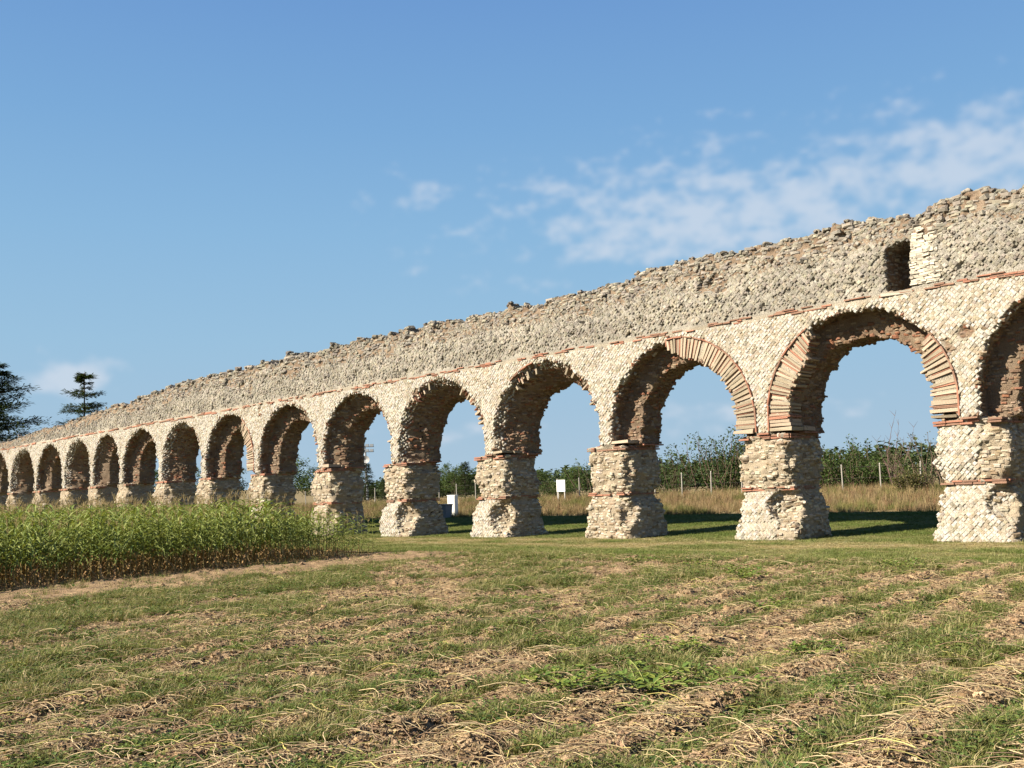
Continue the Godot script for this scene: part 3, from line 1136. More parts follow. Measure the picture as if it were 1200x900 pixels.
func build_lawn_grass() -> void:
	var tufts := [tuft_mesh(51, 14, 0.075, 0.1, 0.008, 0.8), tuft_mesh(52, 14, 0.11, 0.11, 0.008, 0.9)]
	var where := [[[], []], [[], []]]
	for i in 220000:
		var x := rng.randf_range(-70.0, 2.0)
		var z := rng.randf_range(-12.4, 7.5)
		if not in_sight(x, z) or rng.randf() > 30.0 / Vector2(x, z - 26.6).length() + 0.1: continue
		var d := lawn_dry(x, z)
		var k := 1 if d < 0.35 and rng.randf() < 0.5 else 0
		var c := Color(0.115, 0.155, 0.036).lerp(Color(0.36, 0.29, 0.155), clampf(d + rng.randf_range(-0.2, 0.2), 0.0, 1.0))
		var size := rng.randf_range(0.6, 1.3)
		where[k][0].append(Transform3D(flat_turn().scaled(Vector3(size * 1.4, size * (1.1 - 0.5 * d), size * 1.4)), Vector3(x, gy(x, z) + 0.012, z)))
		where[k][1].append(vary(c, 0.2))
	# longer grass that the mower leaves round the feet of the piers
	for k in range(FIRST + 1, 10):
		for i in 90:
			var px: float = -PIERS[k] + rng.randf_range(-1.25, 1.25)
			var pz := rng.randf_range(-2.3, 0.35)
			if absf(px + PIERS[k]) < 1.0 and pz < 0.1 and pz > -2.05: continue
			var size := rng.randf_range(0.8, 2.0)
			where[1][0].append(Transform3D(flat_turn().scaled(Vector3(size, size, size)), Vector3(px, gy(px, pz) + 0.01, pz)))
			where[1][1].append(vary(Color(0.14, 0.16, 0.045).lerp(Color(0.34, 0.28, 0.15), rng.randf()), 0.2))
	var root := Node3D.new()
	root.name = "lawn_grass"
	add_child(root)
	meta(root, "short mown grass of the lawn under the arches", "grass", "", "stuff")
	for k in 2:
		many("lawn_grass_patch", tufts[k], M.grass, where[k][0], where[k][1], root)

func build_bank() -> void:
	var tufts := [tuft_mesh(61, 22, 0.75, 0.2, 0.012, 0.5), tuft_mesh(62, 22, 0.55, 0.22, 0.012, 0.8), tuft_mesh(63, 26, 0.4, 0.25, 0.014, 0.6)]
	var where := [[[], []], [[], []], [[], []]]
	for i in 34000:
		var x := rng.randf_range(-125.0, -8.0)
		var z := -12.3 - 13.0 * pow(rng.randf(), 1.2)
		if not in_sight(x, z, 4.0): continue
		var p := n_patch.get_noise_2d(x * 0.5 + 33.0, z * 0.7)
		if z > -13.5 and rng.randf() > 0.5 + p: continue
		var c := Color(0.20, 0.135, 0.078).lerp(Color(0.33, 0.25, 0.14), rng.randf())
		if p > 0.22 or rng.randf() < 0.14: c = Color(0.11, 0.13, 0.04).lerp(Color(0.2, 0.18, 0.07), rng.randf())
		if rng.randf() < 0.1: c = Color(0.20, 0.11, 0.07)
		var size := rng.randf_range(0.55, 1.05)
		var k := rng.randi_range(0, 2)
		where[k][0].append(Transform3D(flat_turn().scaled(Vector3.ONE * size), Vector3(x, gy(x, z) - 0.05, z)))
		where[k][1].append(vary(c, 0.2))
	var root := Node3D.new()
	root.name = "dry_grass"
	add_child(root)
	meta(root, "tall sun-dried brown grass on the bank below the wire fence", "grass", "", "stuff")
	for k in 3:
		many("dry_grass_patch", tufts[k], M.straw, where[k][0], where[k][1], root)

# maize

func maize_mesh(seed_: int) -> Array:
	var r := RandomNumberGenerator.new()
	r.seed = seed_
	var stalk := Shape.new()
	var green := Shape.new()
	var dry := Shape.new()
	var tassel := Shape.new()
	var h := r.randf_range(1.55, 1.75)
	var lean := Vector3(r.randf_range(-0.06, 0.06), 0, r.randf_range(-0.06, 0.06))
	var pos := func(t: float) -> Vector3: return Vector3(0, -0.05 + h * t, 0) + lean * t * t
	for k in 5:
		var c := Color(0.30, 0.22, 0.09) if k < 2 else Color(0.17, 0.20, 0.05)
		stalk.tube(pos.call(k / 5.0), pos.call((k + 1) / 5.0), lerpf(0.014, 0.006, k / 5.0), lerpf(0.014, 0.006, (k + 1) / 5.0), 5, c)
	var plane := r.randf() * TAU
	for k in 15:
		var t := 0.08 + 0.88 * k / 14.0
		var a := plane + PI * (k % 2) + r.randf_range(-0.5, 0.5)
		var out := Vector3(cos(a), 0, sin(a))
		var withered := t < 0.34 + r.randf_range(-0.06, 0.06)
		var l := r.randf_range(0.58, 0.92) * (0.65 if t > 0.9 or t < 0.25 else 1.0)
		var p: Vector3 = pos.call(t)
		var rise := r.randf_range(0.45, 1.0)
		if withered: rise = r.randf_range(-0.6, 0.1)
		var pts := [p]
		var dir := (out + Vector3(0, rise, 0)).normalized()
		var side := Vector3(-out.z, 0, out.x)
		for e in 5:
			p += dir * l / 5.0
			pts.append(p)
			dir = (dir + Vector3(0, -r.randf_range(0.28, 0.5), 0)).normalized()
		var col := Color(0.135, 0.185, 0.042).lerp(Color(0.29, 0.31, 0.10), r.randf())
		if withered: col = Color(0.40, 0.26, 0.12).lerp(Color(0.25, 0.135, 0.06), r.randf())
		var w := r.randf_range(0.042, 0.066) * (0.7 if withered else 1.0)
		var s := dry if withered else green
		# a leaf with a sunken midrib: two half blades
		for e in 5:
			var w0: float = w * [0.55, 0.95, 1.0, 0.8, 0.45, 0.05][e]
			var w1: float = w * [0.55, 0.95, 1.0, 0.8, 0.45, 0.05][e + 1]
			var up0 := Vector3(0, w0 * 0.22, 0)
			var up1 := Vector3(0, w1 * 0.22, 0)
			s.quad(pts[e], pts[e + 1], pts[e + 1] + side * w1 * 0.5 + up1, pts[e] + side * w0 * 0.5 + up0, col)
			s.quad(pts[e] - side * w0 * 0.5 + up0, pts[e + 1] - side * w1 * 0.5 + up1, pts[e + 1], pts[e], col)
	var top: Vector3 = pos.call(1.0)
	tassel.tube(top, top + Vector3(0, 0.22, 0), 0.004, 0.003, 3, Color(0.36, 0.29, 0.14))
	for k in 7:
		var a := TAU * k / 7.0
		tassel.tube(top + Vector3(0, 0.02 + 0.012 * k, 0), top + Vector3(cos(a) * 0.07, 0.14 + 0.02 * k, sin(a) * 0.07), 0.004, 0.003, 3, Color(0.36, 0.27, 0.13))
	return [stalk.mesh(), green.mesh(), dry.mesh(), tassel.mesh()]

func joined_mesh(list: Array) -> ArrayMesh:
	var st := SurfaceTool.new()
	for m in list:
		st.append_from(m, 0, Transform3D())
	return st.commit()

func build_maize() -> void:
	var kinds := [maize_mesh(71), maize_mesh(72), maize_mesh(73), maize_mesh(74), maize_mesh(75)]
	var whole := []
	for k in kinds: whole.append(joined_mesh(k))
	var protos := []
	var singles := 0
	var rest := []
	for k in 5: rest.append([[], []])
	for row in 46:
		var z := 8.4 + rng.randf() * 0.1
		while z < 31.0:
			var off := 0.25 + row * 0.72 + rng.randf_range(-0.06, 0.06)
			var x := edge_x(z) - off
			if row > 9 and rng.randf() < 0.3:
				z += 0.2
				continue
			var size := rng.randf_range(0.74, 1.13) * (0.66 + 0.34 * smoothstep(8.4, 11.4, z + rng.randf_range(-0.5, 0.5)))
			if row == 0: size *= 0.94
			var k := rng.randi_range(0, 4)
			var y := gy(x, z)
			var shows := row < 5 and z < 20.6 - row * 0.15
			if shows and singles < 300 and rng.randf() < 0.97:
				singles += 1
				var o: Node3D
				if protos.size() <= k or protos[k] == null:
					while protos.size() <= k: protos.append(null)
					o = thing("maize_plant", "tall green maize plant with browned lower leaves at the field's edge", "maize", Vector3.ZERO, "maize plants in the outer rows")
					part("stalk", kinds[k][0], M.stem, o)
					part("foliage", kinds[k][1], M.leaf, o)
					part("dry_foliage", kinds[k][2], M.straw, o)
					part("tassel", kinds[k][3], M.straw, o)
					protos[k] = o
				else:
					o = protos[k].duplicate()
					o.name = numbered("maize_plant")
					add_child(o)
				o.position = Vector3(x, y, z)
				o.rotation.y = rng.randf() * TAU
				o.scale = Vector3.ONE * size
			else:
				rest[k][0].append(Transform3D(flat_turn().scaled(Vector3.ONE * size), Vector3(x, y, z)))
				rest[k][1].append(vary(Color.WHITE, 0.15))
			z += rng.randf_range(0.16, 0.24)
	var root := Node3D.new()
	root.name = "maize_crop"
	add_child(root)
	meta(root, "dense green maize crop behind its outer rows", "maize", "", "stuff")
	for k in 5:
		many("maize_crop_patch", whole[k], M.leaf, rest[k][0], rest[k][1], root)

# shrubs and trees behind the wall

func shoot_shrub(seed_: int, height: float, width: float, shoots: int, leaves: int, leaf_size: float, col: Color, col2: Color) -> Array:
	# a shrub of upright shoots that fork, leaves all along them
	var r := RandomNumberGenerator.new()
	r.seed = seed_
	var wood := Shape.new()
	var lf := Shape.new()
	for i in shoots:
		var a := r.randf() * TAU
		var d := sqrt(r.randf()) * width * 0.5
		var p := Vector3(cos(a), 0, sin(a)) * d * 0.35 + Vector3(0, -0.15, 0)
		var dir := Vector3(cos(a) * d / width * 1.4, 1.0, sin(a) * d / width * 1.4).normalized()
		var l := height * r.randf_range(0.55, 1.0) * (1.0 - 0.35 * d / width)
		var n := 7
		for k in n:
			var q := p + dir * l / n
			wood.tube(p, q, lerpf(0.03, 0.006, float(k) / n), lerpf(0.03, 0.006, (k + 1.0) / n), 4, Color(0.12, 0.085, 0.06))
			for e in leaves:
				var b := r.randf() * TAU
				var reach := r.randf_range(0.02, 0.3) * (1.0 - 0.75 * k / n) * width * 0.5
				var o := Vector3(cos(b), r.randf_range(-0.2, 0.6), sin(b)).normalized()
				var at := p.lerp(q, r.randf()) + o * reach
				var dd := (o + dir * 0.5 + Vector3(r.randf_range(-0.6, 0.6), r.randf_range(-0.5, 0.5), r.randf_range(-0.6, 0.6))).normalized()
				var s := leaf_size * r.randf_range(0.7, 1.35)
				leaf(lf, at, dd, dd.cross(Vector3(r.randf_range(-1, 1), 1, r.randf_range(-1, 1))).normalized(), s, s * 0.6, col.lerp(col2, r.randf()) * r.randf_range(0.8, 1.2))
			dir = (dir + Vector3(r.randf_range(-0.22, 0.22), 0.08, r.randf_range(-0.22, 0.22))).normalized()
			p = q
	return [wood.mesh(), lf.mesh()]

func broad_tree(seed_: int, height: float, width: float, clumps: int, leaves: int, leaf_size: float, col: Color, col2: Color) -> Array:
	var r := RandomNumberGenerator.new()
	r.seed = seed_
	var wood := Shape.new()
	var lf := Shape.new()
	var bark := Color(0.10, 0.075, 0.055)
	wood.tube(Vector3(0, -0.3, 0), Vector3(0, height * 0.35, 0), height * 0.022, height * 0.016, 7, bark)
	wood.tube(Vector3(0, height * 0.35, 0), Vector3(0.02, 0.85, 0.01) * height, height * 0.016, height * 0.004, 6, bark)
	for i in clumps:
		var a := r.randf() * TAU
		var t := r.randf()
		var y := height * lerpf(0.28, 0.97, t)
		var wide := width * 0.5 * sqrt(maxf(0.05, 1.0 - pow(absf(t - 0.4) / 0.62, 2.0)))
		var d := wide * sqrt(r.randf())
		var mid := Vector3(cos(a) * d, y, sin(a) * d)
		wood.tube(Vector3(0, y * 0.7, 0), mid, height * 0.006, height * 0.0015, 4, bark)
		var big := width * r.randf_range(0.09, 0.17)
		for e in leaves:
			var o := Vector3(r.randfn(), r.randfn() * 0.7, r.randfn()) * big * 0.55
			var dd := Vector3(r.randf_range(-1, 1), r.randf_range(-0.8, 0.5), r.randf_range(-1, 1)).normalized()
			var s := leaf_size * r.randf_range(0.7, 1.4)
			leaf(lf, mid + o, dd, dd.cross(Vector3(r.randf_range(-1, 1), 1, r.randf_range(-1, 1))).normalized(), s, s * 0.65, col.lerp(col2, r.randf()) * r.randf_range(0.75, 1.2))
	return [wood.mesh(), lf.mesh()]

func conifer(seed_: int, height: float, width: float, whorls: int, bare: float, droop: float, open: float, needle: float, per: int) -> Array:
	# a trunk with whorls of branches; twigs clad in needle sprays
	var r := RandomNumberGenerator.new()
	r.seed = seed_
	var wood := Shape.new()
	var lf := Shape.new()
	var bark := Color(0.09, 0.07, 0.055)
	wood.tube(Vector3(0, -0.3, 0), Vector3(0, height * 0.5, 0), height * 0.016, height * 0.01, 7, bark)
	wood.tube(Vector3(0, height * 0.5, 0), Vector3(0, height, 0), height * 0.01, height * 0.001, 6, bark)
	for i in whorls:
		var t := bare + (1.0 - bare) * pow(float(i) / whorls, 0.9)
		var y := height * t
		var reach := width * 0.5 * pow(1.0 - t, 0.75) * r.randf_range(0.65, 1.15) + height * 0.015
		var k := 5 if t > 0.5 else 6
		for b in k:
			if r.randf() < open: continue
			var a := TAU * b / k + r.randf_range(-0.5, 0.5)
			var out := Vector3(cos(a), 0, sin(a))
			var l := reach * r.randf_range(0.7, 1.1)
			var p := Vector3(0, y + r.randf_range(-0.02, 0.02) * height, 0)
			var dir := (out + Vector3(0, r.randf_range(0.25, 0.5) - droop, 0)).normalized()
			var n := 6
			for e in n:
				var q := p + dir * l / n
				wood.tube(p, q, height * 0.004 * (1.0 - float(e) / n) + 0.006, height * 0.004 * (1.0 - (e + 1.0) / n) + 0.005, 4, bark)
				var fan := l * 0.26 * (1.0 - 0.55 * absf(e - 2.0) / n) + needle
				for w in per:
					var side := out.cross(Vector3.UP) * (1.0 if w % 2 else -1.0)
					var tw := (side * r.randf_range(0.4, 1.0) + dir * r.randf_range(0.3, 1.0) + Vector3(0, r.randf_range(-0.35, 0.25), 0)).normalized()
					var at := p.lerp(q, r.randf()) + tw * fan * r.randf()
					var c := Color(0.03, 0.05, 0.02).lerp(Color(0.07, 0.09, 0.034), r.randf())
					leaf(lf, at, (tw + Vector3(0, r.randf_range(-0.3, 0.3), 0)).normalized(), tw.cross(Vector3.UP).normalized(), needle * r.randf_range(0.7, 1.4), needle * 0.36, c)
				dir = (dir + Vector3(r.randf_range(-0.08, 0.08), -droop * 0.25 + 0.03, r.randf_range(-0.08, 0.08))).normalized()
				p = q
	return [wood.mesh(), lf.mesh()]

func tree(called: String, pieces: Array, names_: Array, label: String, category: String, x: float, z: float, size: float, turn: float, group := "") -> Node3D:
	var o := thing(called, label, category, Vector3(x, gy(x, z), z), group)
	o.rotation.y = turn
	o.scale = Vector3.ONE * size
	if pieces[0]: part(names_[0], pieces[0], M.bark, o)
	if pieces.size() > 1: part(names_[1], pieces[1], M.leaf, o)
	return o

func build_background() -> void:
	var dark := Color(0.035, 0.06, 0.018)
	var mid := Color(0.075, 0.105, 0.03)
	var shrubs := [shoot_shrub(81, 3.1, 3.2, 26, 12, 0.13, dark, mid), shoot_shrub(82, 3.4, 2.8, 24, 12, 0.13, dark, mid), shoot_shrub(83, 2.6, 3.4, 28, 11, 0.14, Color(0.045, 0.075, 0.02), Color(0.09, 0.125, 0.035))]
	var spiky := [shoot_shrub(84, 4.0, 3.0, 19, 11, 0.12, dark, mid), shoot_shrub(85, 3.9, 3.4, 17, 11, 0.12, dark, Color(0.06, 0.09, 0.035))]
	var sw := ["stem", "foliage"]
	# the hedge seen through the widest arch
	for s in [[-28.0, -25.0, 0, 1.02], [-26.3, -24.6, 1, 1.06], [-25.0, -25.4, 2, 0.98], [-29.6, -25.6, 1, 0.9], [-23.4, -26.2, 0, 0.62], [-31.0, -25.2, 0, 0.8], [-27.2, -27.5, 1, 1.14], [-24.2, -24.8, 2, 0.72]]:
		tree("hedge_shrub", shrubs[s[2]], sw, "dense dark green shrub in the hedge behind the wire fence", "shrub", s[0], s[1], s[3], rng.randf() * TAU, "shrubs of the dense hedge")
	# the loose, spiky shrubs seen through the next arch
	for s in [[-34.8, -24.6, 0, 1.3], [-36.6, -25.5, 1, 1.5], [-33.4, -25.2, 1, 1.2], [-38.5, -24.9, 0, 1.0], [-32.2, -25.6, 0, 1.05], [-40.5, -25.5, 1, 0.85], [-35.6, -27.0, 1, 1.3]]:
		tree("spiky_shrub", spiky[s[2]], sw, "loose shrub with long spiky shoots standing behind the wire fence", "shrub", s[0], s[1], s[3], rng.randf() * TAU, "shrubs with long loose shoots")
	# greyish open shrub and a dead one near the right of the widest arch
	var grey := shoot_shrub(86, 3.6, 2.6, 16, 6, 0.09, Color(0.06, 0.085, 0.04), Color(0.15, 0.14, 0.07))
	tree("open_shrub", grey, sw, "thin greyish green shrub with feathery tips before the hedge", "shrub", -21.5, -21.6, 1.1, 0.4)
	tree("open_shrub", grey, sw, "feathery shrub half hidden behind the nearest pier", "shrub", -20.0, -21.0, 1.25, 2.1)
	tree("bramble", shoot_shrub(87, 1.4, 2.6, 34, 11, 0.1, Color(0.06, 0.075, 0.025), Color(0.15, 0.12, 0.05)), sw, "low bramble thicket at the foot of the feathery shrubs", "bramble", -20.8, -19.2, 1.0, 0.0)
	var bare := Shape.new()
	var br := RandomNumberGenerator.new()
	br.seed = 5
	for i in 9:
		var p := Vector3(br.randf_range(-0.1, 0.1), -0.1, br.randf_range(-0.1, 0.1))
		var dir := Vector3(br.randf_range(-0.45, 0.4), 1.2, br.randf_range(-0.4, 0.4)).normalized()
		var l := br.randf_range(0.3, 0.62) if i else 0.7
		for k in 6:
			var q := p + dir * l
			bare.tube(p, q, 0.035 - 0.005 * k, 0.03 - 0.005 * k, 4, Color(0.16, 0.105, 0.09))
			for e in 2:
				var b := br.randf() * TAU
				bare.tube(q, q + Vector3(cos(b) * 0.25, 0.32, sin(b) * 0.25), 0.012, 0.004, 3, Color(0.17, 0.11, 0.095))
			dir = (dir + Vector3(br.randf_range(-0.15, 0.15), 0.05, br.randf_range(-0.15, 0.15))).normalized()
			p = q
	tree("dead_shrub", [bare.mesh()], ["branch"], "leafless brown dead shrub rising above the hedge", "shrub", -23.2, -22.6, 0.95, 0.0)
	# the branchy young tree beside the third pier
	tree("young_tree", shoot_shrub(88, 3.8, 4.2, 12, 8, 0.13, dark, mid), sw, "young tree with bare arching branches above the white panel", "tree", -46.2, -25.4, 0.98, 1.0)
	for s in [[-49.5, -26.0, 2, 0.75], [-51.5, -26.5, 0, 0.62], [-44.2, -27.0, 2, 0.7], [-53.8, -27.0, 1, 0.6], [-56.5, -28.0, 2, 0.7]]:
		tree("hedge_shrub", shrubs[s[2]], sw, "low green shrub along the fence near the white panel", "shrub", s[0], s[1], s[3], rng.randf() * TAU, "low shrubs near the white panel")
	# young conifers
	var firs := [conifer(91, 4.0, 2.4, 16, 0.05, 0.25, 0.05, 0.22, 6), conifer(92, 3.6, 2.6, 15, 0.05, 0.2, 0.05, 0.22, 6)]
	var cw := ["trunk", "foliage"]
	for s in [[-76.3, -40.0, 0, 1.0], [-79.6, -39.0, 1, 0.78], [-73.2, -39.5, 1, 0.76], [-82.6, -40.5, 1, 0.85], [-70.6, -41.0, 0, 0.7], [-86.0, -40.0, 0, 0.7], [-99.0, -44.0, 0, 1.25], [-103.5, -44.0, 1, 0.9], [-94.0, -43.0, 1, 0.8], [-67.5, -39.0, 1, 0.75]]:
		tree("young_fir", firs[s[2]], cw, "young dark fir in the row beyond the lawn", "fir tree", s[0], s[1], s[3], rng.randf() * TAU, "young firs beyond the lawn")
	# broadleaf trees beyond the far arches
	var trees := [broad_tree(101, 6.5, 5.6, 42, 62, 0.24, Color(0.05, 0.085, 0.02), Color(0.10, 0.135, 0.04)), broad_tree(102, 6.0, 6.0, 42, 62, 0.24, dark, mid)]
	for s in [[-107.0, -38.0, 0, 0.98], [-111.5, -40.5, 1, 0.95], [-103.0, -40.0, 1, 0.78], [-118.0, -36.0, 0, 0.9], [-131.0, -36.0, 1, 1.0], [-125.0, -38.0, 0, 0.9], [-145.0, -38.0, 1, 1.0], [-158.0, -40.0, 0, 1.1], [-92.0, -52.0, 1, 0.6], [-87.0, -55.0, 0, 0.62], [-96.0, -55.0, 0, 0.7], [-62.0, -36.0, 1, 0.42], [-58.5, -37.0, 0, 0.42]]:
		tree("field_tree", trees[s[2]], ["trunk", "crown"], "round green broadleaf tree beyond the arches", "tree", s[0], s[1], s[3], rng.randf() * TAU, "broadleaf trees beyond the arches")
	# two tall cedars over the far end of the wall
	tree("cedar", conifer(111, 22.0, 27.0, 17, 0.2, 0.16, 0.12, 0.6, 40), cw, "large dark cedar with level spreading branches beyond the wall's end", "cedar", -133.0, -12.0, 0.9, 0.6)
	tree("cedar", conifer(112, 20.0, 12.0, 15, 0.3, 0.2, 0.33, 0.5, 24), cw, "smaller cedar top showing above the far wall", "cedar", -125.0, -20.4, 0.88, 2.2)
	# far-off woods
	var wood := Shape.new()
	var wr := RandomNumberGenerator.new()
	wr.seed = 9
	for i in 620:
		var u := wr.randf()
		var x := lerpf(-330.0, -60.0, u)
		var z := -150.0 - wr.randf() * 45.0 - 40.0 * (1.0 - u)
		var hh := wr.randf_range(4.5, 8.0) + 2.5 * n_big.get_noise_1d(x * 0.2)
		var w := wr.randf_range(2.5, 4.5)
		for e in 70:
			var d := Vector3(wr.randfn(), wr.randfn(), wr.randfn()).normalized()
			var p := Vector3(x, gy(x, z) + hh * 0.55, z) + d * Vector3(w, hh * 0.48, w) * wr.randf_range(0.6, 1.0)
			var dd := Vector3(wr.randf_range(-1, 1), wr.randf_range(-0.6, 0.4), wr.randf_range(-1, 1)).normalized()
			leaf(wood, p, dd, dd.cross(Vector3.UP).normalized(), wr.randf_range(0.9, 1.7), 1.1, Color(0.04, 0.062, 0.028).lerp(Color(0.075, 0.095, 0.04), wr.randf()))
	single("woodland", wood.mesh(), M.leaf, "far-off wood along the horizon behind the aqueduct", "woodland", Vector3.ZERO, "", "stuff")
	# fence
	var fence := thing("wire_fence", "wire fence on pale posts along the top of the dry bank", "fence", Vector3.ZERO)
	var post := Shape.new()
	post.box(Vector3(0, 0.6, 0), Vector3(0.055, 1.5, 0.055), Color(0.30, 0.275, 0.24))
	post.box(Vector3(0, 1.37, 0), Vector3(0.045, 0.05, 0.045), Color(0.46, 0.44, 0.40))
	var pm := post.mesh()
	var last := Vector3.ZERO
	for i in 42:
		var x := -15.0 - i * 2.0
		var z := -20.6 + 0.1 * n_mid.get_noise_1d(x)
		var p := part("post", pm, M.concrete, fence)
		p.position = Vector3(x, gy(x, z), z)
		p.rotation = Vector3(rng.randf_range(-0.03, 0.03), 0, rng.randf_range(-0.03, 0.03))
		if i:
			for hh in [0.7, 1.25]:
				var wire := Shape.new()
				wire.tube(last + Vector3(0, hh, 0.05), p.position + Vector3(0, hh, 0.05), 0.0022, 0.0022, 3, Color(0.14, 0.13, 0.12))
				part("wire", wire.mesh(), M.metal, fence)
		last = p.position
	# white cabinet and grey bin on the lawn
	var cab := thing("utility_cabinet", "white upright utility cabinet standing on the lawn beyond the piers", "cabinet", Vector3(-46.9, gy(-46.9, -13.3), -13.3))
	var s := Shape.new()
	s.box(Vector3(0, 0.62, 0), Vector3(0.5, 1.28, 0.42), Color(0.72, 0.71, 0.67))
	part("body", s.mesh(), M.paint, cab)
	s = Shape.new()
	s.box(Vector3(0, 1.285, 0), Vector3(0.55, 0.05, 0.47), Color(0.76, 0.75, 0.72))
	part("lid", s.mesh(), M.paint, cab)
	s = Shape.new()
	s.box(Vector3(0, 0.68, 0.216), Vector3(0.42, 1.0, 0.014), Color(0.70, 0.69, 0.65))
	part("door", s.mesh(), M.paint, cab)
	cab.rotation.y = 0.35
	var bin := thing("litter_bin", "dark grey wheeled litter bin before the white cabinet", "bin", Vector3(-46.1, gy(-46.1, -12.1), -12.1))
	s = Shape.new()
	s.hexa([Vector3(-0.27, 0.78, 0.27), Vector3(0.27, 0.78, 0.27), Vector3(0.22, 0.0, 0.22), Vector3(-0.22, 0.0, 0.22), Vector3(-0.27, 0.78, -0.27), Vector3(0.27, 0.78, -0.27), Vector3(0.22, 0.0, -0.22), Vector3(-0.22, 0.0, -0.22)], Color(0.20, 0.21, 0.22))
	part("body", s.mesh(), M.paint, bin)
	s = Shape.new()
	s.box(Vector3(0, 0.815, 0), Vector3(0.6, 0.06, 0.6), Color(0.12, 0.13, 0.14))
	part("lid", s.mesh(), M.paint, bin)
	for e in [-0.2, 0.2]:
		s = Shape.new()
		s.tube(Vector3(e - 0.03, 0.09, -0.25), Vector3(e + 0.03, 0.09, -0.25), 0.09, 0.09, 10, Color(0.03, 0.03, 0.03))
		part("wheel", s.mesh(), M.paint, bin)
	# white panel on its posts by the fence
	var pan := thing("white_panel", "blank white panel on two short posts beside the fence", "sign", Vector3(-43.7, gy(-43.7, -19.6), -19.6))
	s = Shape.new()
	s.box(Vector3(0, 0.95, 0), Vector3(0.64, 0.74, 0.04), Color(0.78, 0.77, 0.73))
	part("panel", s.mesh(), M.paint, pan)
	for e in [-0.25, 0.25]:
		s = Shape.new()
		s.box(Vector3(e, 0.48, -0.045), Vector3(0.06, 1.2, 0.05), Color(0.4, 0.38, 0.35))
		part("post", s.mesh(), M.paint, pan)
	pan.rotation.y = 0.15
	# floodlight mast
	var mast := thing("floodlight_mast", "tall grey floodlight mast with two rows of lamps and a dish", "mast", Vector3(-147.6, gy(-147.6, -79.0), -79.0))
	s = Shape.new()
	s.tube(Vector3(0, -0.3, 0), Vector3(-0.35, 9.3, 0), 0.26, 0.18, 8, Color(0.34, 0.35, 0.36))
	part("pole", s.mesh(), M.metal, mast)
	for y in [8.9, 9.8]:
		s = Shape.new()
		s.box(Vector3(-0.35, y, 0.0), Vector3(3.2, 0.12, 0.12), Color(0.25, 0.26, 0.27))
		part("crossbar", s.mesh(), M.metal, mast)
		for e in 4:
			s = Shape.new()
			s.box(Vector3(-1.6 + e * 0.83, y + 0.25, 0.12), Vector3(0.6, 0.45, 0.3), Color(0.22, 0.24, 0.26))
			part("lamp", s.mesh(), M.metal, mast)
	s = Shape.new()
	s.tube(Vector3(-0.35, 9.2, 0), Vector3(-0.35, 10.0, 0), 0.1, 0.08, 6, Color(0.3, 0.3, 0.3))
	part("top_tube", s.mesh(), M.metal, mast)
	s = Shape.new()
	for e in 12:
		var a := TAU * e / 12.0
		var b := TAU * (e + 1) / 12.0
		s.tri(Vector3(-0.2, 7.5, 0.25), Vector3(-0.2 + cos(a) * 0.8, 7.5 + sin(a) * 0.7, 0.55), Vector3(-0.2 + cos(b) * 0.8, 7.5 + sin(b) * 0.7, 0.55), Color(0.3, 0.3, 0.3))
	part("dish", s.mesh(), M.metal, mast)
	mast.rotation.y = 0.7

# ---------------------------------------------------------------- sky

func sky_image() -> Image:
	var w := 2048
	var h := 1024
	var im := Image.create(w, h, false, Image.FORMAT_RGBF)
	var n := FastNoiseLite.new()
	n.seed = 17
	n.frequency = 1.0
	n.fractal_octaves = 6
	n.fractal_gain = 0.52
	var n2 := FastNoiseLite.new()
	n2.seed = 23
	n2.frequency = 1.0
	n2.fractal_octaves = 3
	# fair-weather clouds in loose banks all round: direction to the left or right of north-west, height above the horizon, widths in degrees, how thick
	var banks := [[12.5, 14.6, 11.0, 2.8, 1.1], [25.0, 16.0, 9.0, 2.4, 1.05], [5.0, 15.8, 4.0, 1.6, 0.75], [-4.0, 16.4, 3.4, 1.1, 0.34], [-3.0, 14.2, 2.4, 0.8, 0.34], [11.0, 18.2, 2.4, 0.8, 0.7], [-24.0, 5.9, 1.5, 0.85, 2.0], [13.0, 3.2, 5.0, 0.9, 0.6], [-3.0, 2.8, 3.0, 0.7, 0.5], [62.0, 18.0, 15.0, 4.0, 1.0], [105.0, 12.0, 10.0, 3.0, 0.9], [150.0, 22.0, 14.0, 4.5, 1.0], [200.0, 14.0, 12.0, 3.0, 0.9], [245.0, 20.0, 13.0, 4.0, 1.0], [290.0, 12.0, 9.0, 3.0, 0.8]]
	for y in h:
		var el := 90.0 - 180.0 * (y + 0.5) / h
		var base := SKY[0][1] as Color
		for e in SKY.size() - 1:
			if el >= SKY[e][0]:
				base = (SKY[e][1] as Color).lerp(SKY[e + 1][1], clampf((el - SKY[e][0]) / (SKY[e + 1][0] - SKY[e][0]), 0.0, 1.0))
		for x in w:
			var c := base
			if el > -1.0 and el < 34.0:
				var az := 360.0 * (x + 0.5) / w + 46.06      # degrees to the right of the camera's heading
				az = fposmod(az + 70.0, 360.0) - 70.0
				var amount := 0.0
				for b in banks:
					var dx: float = (az - b[0]) / b[2]
					var dy: float = (el - b[1]) / b[3]
					if absf(dx) < 2.4 and absf(dy) < 2.4:
						amount = maxf(amount, b[4] * exp(-dx * dx - dy * dy))
				if amount > 0.02:
					var q := n.get_noise_2d(az * 0.3, el * 0.62) + 0.3 * n2.get_noise_2d(az * 1.0 + 40.0, el * 1.7)
					var d := smoothstep(0.3, 1.35, amount * 1.0 + q * 0.85 + 0.12)
					c = c.lerp(CLOUD, d * 0.7)
			im.set_pixel(x, y, c / EXPOSURE)
	return im

const EXPOSURE := 3.1
